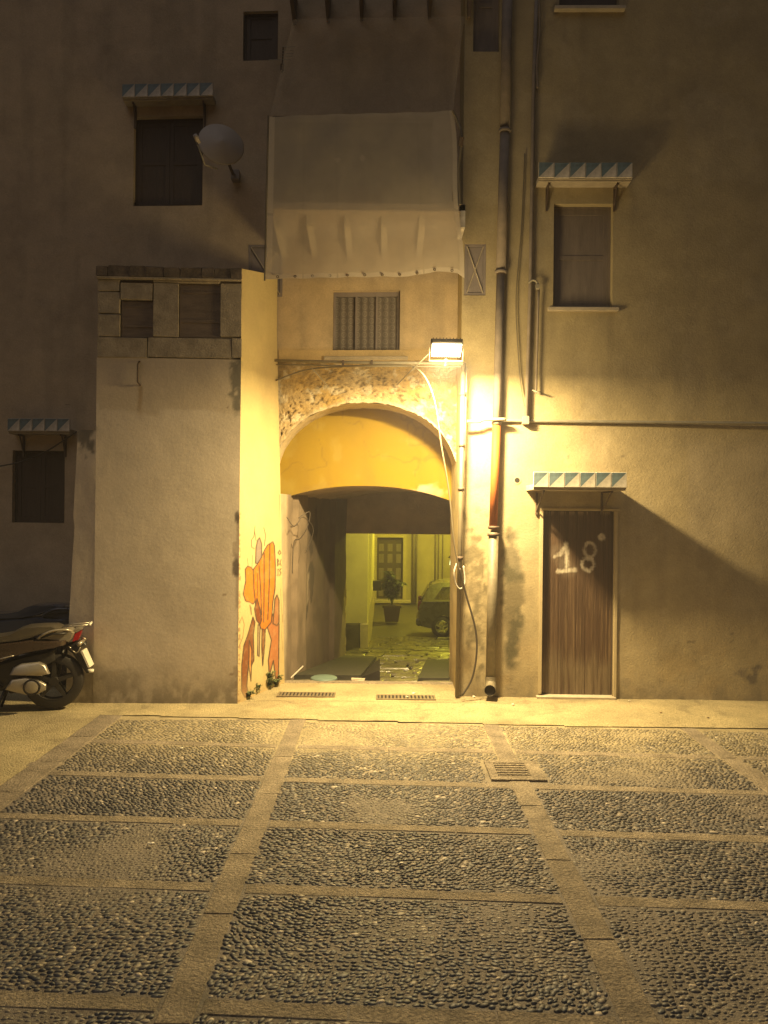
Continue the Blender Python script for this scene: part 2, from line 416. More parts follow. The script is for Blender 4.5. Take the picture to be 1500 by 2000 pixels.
for d in CROSSD:
    for k in range(-1, len(LONGX)):
        xa = LONGX[k] + .14 if k >= 0 else None
        if k < 0: continue
        xb = LONGX[k + 1] - .092 if k + 1 < len(LONGX) else LONGX[k] + 1.83
        xa = LONGX[k] + (.135 if k == 0 else .092)
        b = band('stone_band'); x = xa
        while x < xb - .02:
            L = min(random.choice([.45, .62, .8]), xb - x)
            if xb - x - L < .15: L = xb - x
            mb = MB(); hw = .052 + random.uniform(-.004, .004); z = -.003 + random.uniform(0, .002)
            yy = d + skew(x + L / 2) + random.uniform(-.004, .004)
            mb.box(x + .003, x + L - .003, yy - hw, yy + hw, -.03, z, bev=.005, j=.0015)
            sh = SK
            mb.V = [Vector((v.x, v.y + sh * (v.x - (x + L / 2)), v.z)) for v in mb.V]
            mb.build('slab', M['band'], b); x += L

# pebbles set in the mortar
def pebbles():
    sx, sy = .0345, .0270
    pts = []
    ys = np.arange(2.35, 7.66, sy)
    for r, y in enumerate(ys):
        hw = .52 * y + .45
        xs = np.arange(max(-2.63, -hw), hw, sx) + (r % 2) * sx / 2
        pts.append(np.stack([xs, np.full(len(xs), y)], 1))
    p = np.concatenate(pts); n = len(p)
    p += RNG.uniform(-1, 1, (n, 2)) * np.array([.0105, .0088])
    # slow drift of the rows so they do not line up
    p[:, 0] += (fbm(p[:, 0] * 1.7, p[:, 1] * 1.7, 91) - .5) * .10; p[:, 1] += (fbm(p[:, 0] * 1.7, p[:, 1] * 1.7, 95) - .5) * .10
    ok = np.ones(n, bool)
    for xi in LONGX: ok &= abs(p[:, 0] - xi) > (.15 if xi == -2.76 else .089)
    ok &= p[:, 0] > -2.64
    for d in CROSSD: ok &= abs(p[:, 1] - (d + skew(p[:, 0]))) > .062
    ok &= p[:, 1] < 7.62 + skew(p[:, 0])
    ok &= ~((p[:, 0] > .82) & (p[:, 0] < 1.32) & (p[:, 1] > 5.93) & (p[:, 1] < 6.52))
    ok &= RNG.random(n) < .992
    p = p[ok]; n = len(p)
    wear = fbm(p[:, 0] * 1.3, p[:, 1] * 1.3, 61) + .05
    sz = RNG.uniform(.62, 1.18, n) * np.where(RNG.random(n) < .03, 1.35, 1) * (1 - .30 * sst(.56, .74, wear))
    # orientation swings slowly across each panel
    pan = np.floor((p[:, 0] + .84) / 1.92) * 7 + np.floor(p[:, 1] / .87)
    ang = (fbm(p[:, 0] * .8, p[:, 1] * .8, 71) - .5) * 3.0 + RNG.normal(0, .35, n) + (_h(pan + 100, pan * 3 + 50, 5) - .5) * 1.4
    rx = .0215 * sz * RNG.uniform(.82, 1.2, n); ry = .0138 * sz * RNG.uniform(.85, 1.15, n); rz = RNG.uniform(.0042, .0085, n) * (1 - .45 * sst(.56, .74, wear))
    q = RNG.random(n)
    col = np.zeros((n, 3)); base = RNG.uniform(.028, .095, n)
    col[:] = np.stack([base, base * .93, base * .88], 1)
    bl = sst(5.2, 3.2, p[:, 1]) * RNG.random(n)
    col = col * (1 - bl[:, None] * .6) + bl[:, None] * .6 * np.array([.035, .048, .075])  # blue-grey stones, bluer up close: cool sky light put into the colour
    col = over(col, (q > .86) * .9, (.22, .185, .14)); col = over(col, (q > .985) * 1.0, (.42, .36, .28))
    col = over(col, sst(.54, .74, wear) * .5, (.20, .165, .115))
    col = over(col, sst(5.8, 7.4, p[:, 1]) * .7 * RNG.uniform(.3, 1, n), (.36, .30, .17))  # far rows paler: brightness near the lamp painted into the pebbles
    K = 9
    th = np.arange(K) * 2 * np.pi / K
    tv = [(np.cos(t), np.sin(t), -.55) for t in th] + [(.93*np.cos(t), .93*np.sin(t), .30) for t in th] + [(.6*np.cos(t+.35), .6*np.sin(t+.35), .78) for t in th] + [(0, 0, 1.0)]
    tv = np.array(tv)
    tf = [(i, (i+1) % K, K+(i+1) % K, K+i) for i in range(K)] + [(K+i, K+(i+1) % K, 2*K+(i+1) % K, 2*K+i) for i in range(K)]
    tt = [(2*K+i, 2*K+(i+1) % K, 3*K) for i in range(K)]
    tf = np.array(tf); tt = np.array(tt)
    tri = np.concatenate([tf[:, [0, 1, 2]], tf[:, [0, 2, 3]], tt])
    # which show largest: nearest in view
    invw = (abs(p[:, 0]) < .5 * p[:, 1] - .02) & (p[:, 1] > 3.14)
    order = np.argsort(-(rx * ry / p[:, 1] ** 3) * np.where(invw, 1, 0))
    big = order[:300]; rest = order[300:]
    def verts(idx):
        m = len(idx); v = np.tile(tv, (m, 1, 1)) 
        v = v * (1 + RNG.uniform(-.12, .12, (m, len(tv), 1)) * np.array([1, 1, .4]))
        v *= np.stack([rx[idx], ry[idx], rz[idx]], 1)[:, None, :]
        c, s = np.cos(ang[idx])[:, None], np.sin(ang[idx])[:, None]
        o = np.stack([v[..., 0] * c - v[..., 1] * s, v[..., 0] * s + v[..., 1] * c, v[..., 2]], 2)
        return o
    v = verts(rest); v[..., 0] += p[rest, 0][:, None]; v[..., 1] += p[rest, 1][:, None]; v[..., 2] += -.0065
    nv = len(tv); m = len(rest)
    F = (tri[None] + (np.arange(m) * nv)[:, None, None]).reshape(-1, 3)
    me = bpy.data.meshes.new('pebble_cover'); V = v.reshape(-1, 3).astype(np.float32)
    me.vertices.add(len(V)); me.vertices.foreach_set('co', V.ravel())
    me.loops.add(F.size); me.loops.foreach_set('vertex_index', F.ravel().astype(np.int32))
    me.polygons.add(len(F)); me.polygons.foreach_set('loop_start', np.arange(0, F.size, 3, dtype=np.int32))
    me.polygons.foreach_set('loop_total', np.full(len(F), 3, np.int32))
    me.polygons.foreach_set('use_smooth', np.ones(len(F), bool))
    me.materials.append(M['pebble']); me.update(calc_edges=True); me.validate()
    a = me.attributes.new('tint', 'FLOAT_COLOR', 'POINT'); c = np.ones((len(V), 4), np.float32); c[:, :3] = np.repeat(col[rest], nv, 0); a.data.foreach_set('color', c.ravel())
    o = link('pebble_cover', me); o['kind'] = 'stuff'
    # the three hundred that show largest, one object each
    root = bpy.data.objects['cobbled_ground']
    vb = verts(big)
    for k, i in enumerate(big):
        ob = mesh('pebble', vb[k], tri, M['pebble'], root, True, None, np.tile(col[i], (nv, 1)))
        ob.location = (p[i, 0], p[i, 1], -.0065)
    return n
print('pebbles', pebbles())

# square drain with slots set over the third long band
g = empty('drain_cover', (1.03, 6.2, 0), 0, 'square stone drain cover with five slots set in the long band of the cobbles', 'drain')
MB().box(.86, 1.30, 6.00, 6.06, -.03, .012, bev=.004).box(.86, 1.30, 6.40, 6.46, -.03, .012, bev=.004).box(.86, .93, 6.06, 6.40, -.03, .012, bev=.004).box(1.19, 1.30, 6.06, 6.40, -.03, .012, bev=.004).build('frame', M['band'], g)
for k in range(6):
    MB().box(.93, 1.19, 6.062 + k * .058, 6.062 + k * .058 + .034, -.03, .010, bev=.004).build('bar', M['band'], g)
MB().box(.93, 1.19, 6.06, 6.40, -.03, -.003).build('pit', M['void'], g)

# two iron gratings in the pavement in front of the arch
def grating(x0, x1, y0, y1, n, label):
    g = empty('drain_grating', ((x0+x1)/2, (y0+y1)/2, 0), 0, label, 'grating', 'drain gratings in front of the archway')
    t = .022; z = .02
    MB().box(x0, x1, y0, y0+t, -.02, z, bev=.002).box(x0, x1, y1-t, y1, -.02, z, bev=.002).box(x0, x0+t, y0+t, y1-t, -.02, z, bev=.002).box(x1-t, x1, y0+t, y1-t, -.02, z, bev=.002).build('frame', M['grate'], g)
    MB().box(x0+t, x1-t, y0+t, y1-t, -.015, .0125).build('pit', M['void'], g)
    w = (x1-x0-2*t)/n
    for k in range(n):
        xx = x0+t+w*(k+.5); MB().box(xx-w*.26, xx+w*.26, y0+t, y1-t, .0, z-.001).build('bar', M['grate'], g)
a = G(543, 1357); b = G(655, 1359)
grating(a.x, b.x, 8.60, 8.80, 15, 'longer-barred iron drain grating nearest the graffiti wall, left of the archway')
a = G(735, 1363); b = G(850, 1363)
grating(a.x, b.x, 8.52, 8.72, 15, 'iron drain grating across the right half of the archway, with paper scraps on it')

# ================================================================== passage floor, courtyard ground
ZR = -1.3; DR0 = 9.42; SL = .112
def ramp(D): return np.maximum(ZR, -SL * np.maximum(0, D - DR0))
def shift(D): return .145 * (D - 9.7)
def fcol(X, Y): return np.tile(np.array([.1, .09, .06]), (len(X), 1))
fl = quadgrid(-2.2, 9, 9.40, 29.3, .15, -.07, lambda X, Y: ramp(Y) + (fbm(X * 3, Y * 3, 7) - .5) * .02, fcol, 'passage_floor', M['yardfloor'])
MB().box(-1.35, 1.2, 9.33, 9.46, -.1, .012, bev=.01, j=.002).build('threshold', M['band'], fl)
yy = 9.5; row = 0
while yy < 20.5:
    d = random.uniform(.30, .42) if yy < 14 else random.uniform(.4, .55)
    x = -1.5 + shift(yy) * .8 + random.uniform(0, .25)
    xe = min(.5 * yy - 3, 6.0) if yy > 13.4 else 1.0 + shift(yy)
    x_start = -1.15 + shift(yy) if yy < 13.4 else -.9 + .1 * (yy - 13)
    x = max(x_start, x) if yy < 13.4 else x_start
    xe = min(xe, .17 * yy)
    while x < xe:
        w_ = random.uniform(.30, .52)
        z0 = float(ramp(yy + d / 2)) + random.uniform(-.005, .006)
        mb = MB(); mb.box(x + .020, x + w_ - .020, yy + .028, yy + d - .028, -.05, 0, bev=.014, j=.008)
        t1, t2 = random.uniform(-.008, .008), random.uniform(-.008, .008)
        sl = -SL if z0 > ZR + .02 else 0
        mb.V = [Vector((v.x + .1 * (v.y - yy), v.y + .02 * math.sin(x * 3), z0 + v.z + sl * (v.y - yy - d/2) + t1 * (v.x - x) + t2 * (v.y - yy))) for v in mb.V]
        mb.build('paving_stone', M['wetstone'], fl); x += w_
    yy += d; row += 1

# ================================================================== THE BUILDING
bld = empty('apartment_building', (0, 9.0, 0), 0, 'tall cream plastered old building with an arched passage through its middle', 'building')

# ---- right wall
def rw_col(px, py, X, Z):
    n = fbm(X * 1.2, Z * 1.2, 101); n2 = fbm(X * 5, Z * 5, 102); n3 = fbm(X * 16, Z * 9, 103)
    vs = fbm(X * 7, Z * .6, 104)
    c = np.tile(np.array([.35, .285, .160]), (len(X), 1))
    c = over(c, sst(820, 836, py + (n2 - .5) * 6) * .5, (.37, .305, .19))
    c = over(c, sst(.5, .75, n) * .5, (.30, .245, .145)); c = over(c, sst(.52, .75, vs) * .35, (.27, .22, .14)); c = over(c, sst(.62, .72, n2) * .3, (.41, .34, .21)); c = over(c, (1 - sst(.004, .012, abs(fbm(X * 1.1, Z * .8, 131) - .5))) * sst(.55, .6, fbm(X * 2, Z * 2, 132)) * .25, (.2, .16, .1))
    # damp streaks beside the drain pipe
    m = blob(px, py, 1000, 1180, 22, 150, .55, 7) * .85 * sst(.25, .55, n3 + .2); c = over(c, np.clip(m * 1.15, 0, 1), (.085, .075, .042))
    m = blob(px, py, 930, 1180, 22, 190, .8, 8) * .7 * sst(.35, .6, n3 + .05); c = over(c, np.clip(m * 1.15, 0, 1), (.11, .092, .05))
    m = sst(1000, 1150, py) * (1 - sst(1030, 1060, px)) * sst(.45, .65, n2) * .45; c = over(c, m, (.24, .19, .11))
    # rising damp along the foot
    m = sst(1300 + (n2 - .5) * 90, 1368, py) * (.35 + .65 * sst(.35, .65, n3)); c = over(c, m * .75, (.19, .16, .11))
    m = sst(1180, 1330, py) * sst(.52, .7, n2) * .35; c = over(c, m, (.36, .27, .14))
    m = blob(px, py, 1465, 1316, 24, 20, .8, 21) * sst(.3, .5, n3 + .1); c = over(c, m * .85, (.13, .11, .09))
    m = blob(px, py, 1222, 1335, 10, 12, .8, 22); c = over(c, m * .6, (.2, .17, .12))
    for (ax, ay, bx, by) in ((1345, 1255, 1356, 1253), (1425, 1240, 1436, 1236), (1428, 1253, 1433, 1251), (1110, 890, 1112, 896), (1215, 890, 1218, 893)):
        c = over(c, (dist_poly(px, py, [(ax, ay), (bx, by)]) < 1.8) * .6, (.15, .12, .08))
    # rusty nail marks on the pier
    for x0 in (928, 940): c = over(c, (dist_poly(px, py, [(x0, 838), (x0 + 3, 848)]) < 1.6) * .7, (.2, .13, .06))
    m = blob(px, py, 1086, 18, 9, 14, .5, 31); c = over(c, m * .7, (.1, .08, .06))
    m = (1 - sst(1, 5, abs(px - 1345 - (n2 - .5) * 4))) * sst(830, 850, py) * .12; c = over(c, m, (.3, .24, .16))
    for (sx_, y0_, L_) in ((1080, 603, 150), (1192, 603, 190), (1052, 352, 120), (1236, 352, 160), (1050, 955, 160), (1226, 955, 230), (1140, 20, 130)):
        c = over(c, (1 - sst(2, 11, abs(px - sx_ - (n2 - .5) * 12))) * sst(y0_ - 4, y0_ + 6, py) * (1 - sst(y0_ + L_ * .3, y0_ + L_, py)) * .30, (.19, .155, .095))
    c = over(c, sst(.62, .64, fbm(X * 1.7 + 9, Z * 1.5, 141)) * .16, (.44, .38, .27))
    # faint paler area at right, fading out lower down
    m = sst(1338, 1352, px) * sst(832, 900, py) * (1 - sst(1000, 1120, py)) * .3; c = over(c, m, (.39, .33, .25))
    return c
XR0 = .86
dr = rect(RW, 1059, 998, 1199, 1347)
doorhole = (dr[0], dr[1], .03, dr[3], .10)
holesR = [doorhole, H(RW, 1081, 398, 1197, 601, rv=.13), H(RW, 1093, -150, 1210, 16, rv=.13), H(RW, 907, 476, 949, 577, rv=.04), H(RW, 925, -95, 976, 101, rv=.10)]
wall_grid('wall', RW, XR0, 7.6, -.06, 9.2, .024, holesR, rw_col, M['plaster'], bld,
          disp=lambda X, Z: (fbm(X * 1.5, Z * 1.5, 301) - .5) * .012 * sst(0, .4, X - XR0) + (fbm(X * 9, Z * 9, 302) - .5) * .002)
# pier return (the side of the right wall that faces the arch)
def pier():
    V = []; zs = np.arange(-.1, 9.2, .03); ds = np.linspace(RW[0] + RW[1] * XR0, 9.9, 28)
    for z in zs:
        for d in ds: V.append((XR0 + .006 * float(vn(z * 6, d * 6, 5)) - .003, d, z))
    V = np.array(V); n = len(ds); F = [(j*n+i, j*n+i+1, (j+1)*n+i+1, (j+1)*n+i) for j in range(len(zs)-1) for i in range(n-1)]
    c = np.tile(np.array([.40, .32, .15]), (len(V), 1)); nn = fbm(V[:, 1] * 6, V[:, 2] * 4, 6)
    c = over(c, sst(.45, .7, nn) * .5, (.32, .25, .13))
    mesh('wall', V, F, M['plaster'], bld, False, None, c)
pier()

# ---- left wall (upper part runs on over the arch)
def lw_col(px, py, X, Z):
    n = fbm(X * 1.1, Z * 1.1, 201); n2 = fbm(X * 6, Z * 6, 202); vs = fbm(X * 6, Z * .5, 204)
    c = np.tile(np.array([.43, .34, .235]), (len(X), 1))
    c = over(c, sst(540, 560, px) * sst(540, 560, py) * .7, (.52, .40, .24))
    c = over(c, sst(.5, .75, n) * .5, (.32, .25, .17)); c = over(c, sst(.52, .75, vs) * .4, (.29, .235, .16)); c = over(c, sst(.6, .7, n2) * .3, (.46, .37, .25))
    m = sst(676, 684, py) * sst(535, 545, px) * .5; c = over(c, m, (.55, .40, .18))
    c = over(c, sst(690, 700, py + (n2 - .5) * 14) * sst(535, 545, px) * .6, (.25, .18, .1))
    return c
ZT = onw(LW, 720, 702)[1]
cw = rect(LW, 650, 567, 781, 697)
holesL = [(cw[0], cw[1], cw[2], cw[3], .12), H(LW, 475, 22, 543, 118, rv=.08), H(LW, 261, 227, 396, 402, rv=.10), H(LW, 485, 478, 552, 580, rv=.03)]
def lw_disp(X, Z): return (fbm(X * 1.5, Z * 1.5, 311) - .5) * .02 + (fbm(X * 9, Z * 9, 312) - .5) * .004
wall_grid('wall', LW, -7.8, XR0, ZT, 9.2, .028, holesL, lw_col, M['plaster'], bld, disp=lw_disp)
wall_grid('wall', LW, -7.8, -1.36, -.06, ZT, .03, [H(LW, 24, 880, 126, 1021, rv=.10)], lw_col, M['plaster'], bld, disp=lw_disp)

# ---- arch of bare rubble
AX = -.240; AW = 1.120; 
sp = onw(LW, 720, 930)[1]; ap_z = onw(LW, 706, 786)[1]; AR = ap_z - sp
def arch_z(x):
    t = np.clip(abs(np.asarray(x) - AX) / AW, 0, 1); return sp + AR * np.sqrt(np.maximum(0, 1 - t ** 2.15))
def rubble_col(px, py, X, Z):
    n = fbm(X * 9, Z * 9, 402); n2 = fbm(X * 3, Z * 3, 403); pit = fbm(X * 38, Z * 38, 405, 3); 
    c = np.tile(np.array([.40, .29, .135]), (len(X), 1))
    c = over(c, sst(.45, .7, n2), (.47, .36, .2)); c = over(c, sst(.5, .3, n2) * .6, (.42, .27, .07))
    c = over(c, sst(.62, .7, n) * .8, (.55, .47, .33))
    dz = Z - arch_z(X)
    c = over(c, (1 - sst(.0, .05, dz + (n - .5) * .05)) * .8, (.50, .42, .29))
    nearp = sst(.02, .1, dz) * (1 - sst(.28, .5, dz + (n2 - .5) * .3))
    c = over(c, sst(.60, .72, pit) * (.15 + .6 * nearp), (.14, .10, .05))
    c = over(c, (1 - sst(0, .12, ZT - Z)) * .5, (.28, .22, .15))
    return c
def rub_disp(X, Z):
    dz = Z - arch_z(X); n2 = fbm(X * 3, Z * 3, 403)
    pit = fbm(X * 38, Z * 38, 405, 3); nearp = sst(.01, .1, dz) * (1 - sst(.28, .5, dz + (n2 - .5) * .3))
    return -.03 + (fbm(X * 5, Z * 5, 401) - .5) * .05 - sst(.58, .70, pit) * (.2 + .8 * nearp) * .022 + (fbm(X * 40, Z * 40, 406, 2) - .5) * .012
def rubble():
    th = np.linspace(np.pi, 0, 190); xs = AX + AW * np.cos(th); xs = np.concatenate([[-1.42, -1.40, -1.38], xs]); rows = 110
    V = []; 
    zb = arch_z(xs) + (vn(xs * 30, xs * 0, 8) - .5) * .02
    zb[:3] = -.06; zb[3] = sp - .001
    t = np.linspace(0, 1, rows)[:, None]
    Z = zb[None] * (1 - t) + ZT * t; X = np.repeat(xs[None], rows, 0)
    X = X.ravel(); Z = Z.ravel(); D = LW[0] + LW[1] * X - rub_disp(X, Z)
    px, py = proj(X, D, Z); n = len(xs)
    F = [(j*n+i, j*n+i+1, (j+1)*n+i+1, (j+1)*n+i) for j in range(rows-1) for i in range(n-1)]
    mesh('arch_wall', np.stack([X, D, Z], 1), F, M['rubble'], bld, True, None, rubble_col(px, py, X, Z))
    # soffit of the arch, plastered pale
    V = []; ds = np.linspace(0, 1, 14); C = []
    jx = np.concatenate([[AX - AW], xs[3:], [AX + AW]]); jz = np.concatenate([[-.1], arch_z(xs[3:]), [-.1]])
    for i in range(len(jx)):
        d0 = LW[0] + LW[1] * jx[i] + .03
        for s_ in ds: V.append((jx[i], d0 + (9.87 - d0) * s_, jz[i] + (float(vn(i * .3, s_ * 9, 2)) - .5) * .012))
    n = len(ds); F = [(i*n+k, i*n+k+1, (i+1)*n+k+1, (i+1)*n+k) for i in range(len(jx)-1) for k in range(n-1)]
    V = np.array(V); c = np.tile(np.array([.50, .41, .26]), (len(V), 1)); nn = fbm(V[:, 0] * 9, V[:, 1] * 9, 4)
    c = over(c, sst(.5, .7, nn) * .5, (.36, .27, .14))
    mesh('arch_soffit', V, F, M['plaster'], bld, True, None, c)
rubble()
# thin ragged plaster edge where the upper wall stops above the rubble
mb = MB(lambda x, y, z: wp(LW, x, z, y)); x = -1.30
while x < XR0 - .02:
    L = random.uniform(.05, .12); x2 = min(x + L, XR0 - .001); mb.box(x, x2, -.02, .012 + random.uniform(0, .006), ZT - .012 + random.uniform(-.012, .004), ZT + .11, j=.001); x = x2
mb.build('ledge', M['plaster'], bld, col=(.52, .39, .2))

# ---- yellow tympanum with its low segmental arch
DT = 9.85
zA = P(717, 949, DT).z; zE = P(555, 976, DT).z - .02
TX0, TX1 = -1.44, .93
def low_z(x): 
    t = np.clip(abs(np.asarray(x) - (-.235)) / 1.16, 0, 1.2); return zE + (zA - zE) * (1 - t ** 2.2)
def tymp():
    xs = np.linspace(TX0, TX1, 120); rows = 80; zb = low_z(xs); t = np.linspace(0, 1, rows)[:, None]
    Z = (zb[None] * (1 - t) + 3.6 * t).ravel(); X = np.repeat(xs[None], rows, 0).ravel(); D = DT + (fbm(X * 2, Z * 2, 77) - .5) * .02
    px, py = proj(X, D, Z); n2 = fbm(X * 5, Z * 5, 78)
    c = np.tile(np.array([.24, .158, .002]), (len(X), 1))
    m = blob(px, py, 835, 962, 42, 18, .6, 12) * sst(.3, .5, n2 + .2); c = over(c, m * .8, (.50, .40, .27))
    c = over(c, sst(.5, .72, fbm(X * 7, Z * .9, 79)) * .3, (.20, .12, .004)); c = over(c, (1 - sst(.003, .010, abs(fbm(X * 1.6, Z * 1.3, 84) - .5))) * .35, (.12, .07, .01)); c = over(c, sst(.6, .75, n2) * .25, (.30, .24, .06)); c = over(c, (1 - sst(0, .10, Z - low_z(X))) * .3 * sst(.4, .6, n2), (.2, .13, .03))
    n = len(xs); F = [(j*n+i, j*n+i+1, (j+1)*n+i+1, (j+1)*n+i) for j in range(rows-1) for i in range(n-1)]
    mesh('tympanum', np.stack([X, D, Z], 1), F, M['yellow'], bld, True, None, c)
tymp()

# ---- passage: ribbed vault, side walls, end wall with lintel
DE = 13.2
def vault():
    xs = np.linspace(-1.42, .93, 60); ds = []; d = DT + .0
    ds = list(np.arange(DT, DE, .035)) + [DE]
    V = []
    for k, d in enumerate(ds):
        f = (d - DT) / (DE - DT)
        for x in xs:
            z = float(low_z(x)) + (.028 if (k // 2) % 2 else 0) * (1 if k > 1 else 0) - .10 * f * 0
            xx = x + shift(d) * (1 if x > 0 else 1)
            V.append((xx, d, z + .02 * (float(vn(x * 5, d * 5, 3)) - .5)))
    n = len(xs); F = [(j*n+i, j*n+i+1, (j+1)*n+i+1, (j+1)*n+i) for j in range(len(ds)-1) for i in range(n-1)]
    mesh('vault', V, F, M['vault'], bld)
vault()
def side_wall(x0, side):
    ds = np.arange(9.30 if side < 0 else DT, DE + .001, .05); zs = np.arange(-.75, 2.35, .05)
    gd, gz = np.meshgrid(ds, zs); D = gd.ravel(); Z = gz.ravel()
    # two shallow pilasters on the left-hand side
    pil = sst(9.98, 10.0, D) * (1 - sst(10.5, 10.52, D)) * .05 + sst(12.2, 12.23, D) * .06
    X = x0 + shift(D) + (fbm(D * 2, Z * 2, 55) - .5) * .03 + (pil if side < 0 else 0)
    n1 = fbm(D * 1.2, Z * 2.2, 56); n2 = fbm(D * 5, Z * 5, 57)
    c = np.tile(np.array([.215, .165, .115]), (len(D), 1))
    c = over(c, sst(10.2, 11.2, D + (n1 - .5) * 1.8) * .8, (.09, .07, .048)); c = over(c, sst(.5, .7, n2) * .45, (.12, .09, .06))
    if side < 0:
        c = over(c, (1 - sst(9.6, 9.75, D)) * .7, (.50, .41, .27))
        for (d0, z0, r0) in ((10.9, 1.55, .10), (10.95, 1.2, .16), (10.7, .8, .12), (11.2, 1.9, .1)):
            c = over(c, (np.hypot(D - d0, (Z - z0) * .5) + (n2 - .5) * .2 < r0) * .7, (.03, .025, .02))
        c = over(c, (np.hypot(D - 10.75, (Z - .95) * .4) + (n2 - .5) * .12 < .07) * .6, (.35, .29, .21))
    nd, nz = len(ds), len(zs); F = [(j*nd+i, j*nd+i+1, (j+1)*nd+i+1, (j+1)*nd+i) for j in range(nz-1) for i in range(nd-1)]
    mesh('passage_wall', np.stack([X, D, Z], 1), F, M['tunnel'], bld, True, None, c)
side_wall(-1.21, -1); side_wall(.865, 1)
MB().box(-1.45, -1.262, 9.285, 9.6, -.08, 2.30, bev=.012, j=.004).build('jamb', M['plaster'], bld, col=(.42, .34, .19))
xl = P(672, 1150, DE).x; zl = P(780, 1043, DE).z
mb = MB(); mb.box(-1.0, 1.9, DE, DE + .35, zl, 2.7)
mb.box(-1.0, xl, DE + .002, DE + .35, -1, zl); mb.box(1.36, 1.9, DE + .002, DE + .35, -1, zl)
mb.build('end_wall', M['tunnel'], bld, col=(.42, .33, .24))
mb = MB()
for k in range(16):     # broken edge of the opening
    z = -.5 + k * .14; mb.box(xl - .01, xl + random.uniform(.0, .035), DE - .01, DE + .2, z, z + .13, j=.008)
mb.build('broken_edge', M['tunnel'], bld, col=(.20, .15, .10))

# ---- awnings with tiled fascias
tile_me = {}
def tile_mesh(s, flip=0):
    k = (round(s, 3), flip)
    if k in tile_me: return tile_me[k]
    mb = MB(); b = .004; t = .012
    mb.add([(0+b, 0, 0+b), (s-b, 0, 0+b), (s-b, 0, s-b), (0+b, 0, s-b)], [(0, 1, 2)], 0)
    mb.add([(0+b, 0, 0+b), (s-b, 0, s-b), (0+b, 0, s-b)], [(0, 1, 2)], 1)
    mb.add([(0, t, 0), (s, t, 0), (s, t, s), (0, t, s), (b, 0, b), (s-b, 0, b), (s-b, 0, s-b), (b, 0, s-b)], [(0, 1, 5, 4), (1, 2, 6, 5), (2, 3, 7, 6), (3, 0, 4, 7)], 0)
    me = bpy.data.meshes.new('tile')
    me.from_pydata([tuple(v) for v in mb.V], [], mb.F); me.materials.append(M['tile_w']); me.materials.append(M['tile_b'])
    me.polygons.foreach_set('material_index', np.array(mb.m, dtype=np.int32)); me.update(); tile_me[k] = me; return me
def awning(pl, x0, y0, x1, y1, n, depth=.38, rise=0.0, label=None):
    r = rect(pl, x0, y0, x1, y1, depth); s = (r[1] - r[0]) / n; zb = r[2]; dirn = Vector((1, pl[1], 0)).normalized(); az = math.atan(pl[1])
    f = lambda x, y, z: wp(pl, x, z, y)
    aw = MB(f).box(r[0] + .005, r[1] - .005, -.02, depth - .030, zb - .03 + 0, zb + .03, bev=.004).box(r[0] + .004, r[1] - .004, depth - .029, depth - .016, zb - .012, zb + s - .012, bev=.002).build('awning', M['slab'], bld)
    if label: aw['label'] = label
    for k in range(n):
        o = link('tile', tile_mesh(s * .995), aw); p = wp(pl, r[0] + s * k, zb, depth); o.location = (p[0], p[1] + .003, p[2] + random.uniform(-.003, .003)); o.rotation_euler = (0, random.uniform(-.008, .008), az)
    for xx in (r[0] + s * .75, r[1] - s * .85):
        bm = MB(f).box(xx - .011, xx + .011, -.01, .022, zb - .30, zb - .031).box(xx - .009, xx + .009, .022, depth - .05, zb - .052, zb - .0315)
        bm.tube([(xx, .01, zb - .26), (xx, depth - .09, zb - .05)], .009, 6)
        bm.build('bracket', M['iron'], aw)
    return aw
awning(RW, 1042, 922, 1225, 952, 6, .46, label='blue and white tiled awning over the plank door')
awning(RW, 1052, 321, 1236, 347, 6, .19)
awning(LW, 238, 158, 416, 188, 7, .17)
awning(LW, 14, 817, 136, 842, 5, .2)

# ---- door
fR = lambda x, y, z: wp(RW, x, z, y)
dr_x0, dr_x1, dr_z0, dr_z1 = doorhole[:4]
door = empty('door', (0, 0, 0)); door.parent = bld; door.matrix_parent_inverse = Matrix.Translation((0, -9.0, 0)); door['label'] = 'dark brown plank door sprayed with a white 18'
def spray(px, py):
    m = np.zeros(np.shape(px)); n = fbm(px / 3.0, py / 3.0, 501); n2 = fbm(px / 9.0, py / 9.0, 502)
    def st(pts, w, s=1.0):
        nonlocal m
        d = dist_poly(px + (n - .5) * 5, py + (n - .5) * 5, pts); m = np.maximum(m, s * (1 - sst(w * .25, w * 1.5, d)) * (.35 + .9 * n2))
    st([(1083, 1087), (1095, 1082), (1106, 1064)], 4.0, .75); st([(1106, 1062), (1107, 1080), (1107, 1115)], 4.2, .9); st([(1090, 1116), (1107, 1115), (1123, 1113)], 4.5, 1)
    import itertools
    def ell(cx, cy, rx, ry, a0=0, a1=6.3): return [(cx + rx * math.cos(a0 + (a1 - a0) * k / 14), cy + ry * math.sin(a0 + (a1 - a0) * k / 14)) for k in range(15)]
    st(ell(1152, 1074, 11, 14), 3.2, .75); st(ell(1148, 1102, 12, 12), 3.2, .8); st([(1145, 1090), (1156, 1092)], 4.5, 1); st([(1145, 1113), (1150, 1115)], 4, 1)
    st(ell(1175, 1049, 4, 4), 3.4, .9)
    m = np.maximum(m, .16 * (1 - sst(8, 22, dist_poly(px, py, [(1090, 1080), (1110, 1112)]))) * n2)
    return np.clip(m, 0, 1)
nb = 8; wpl = (dr_x1 - dr_x0) / nb
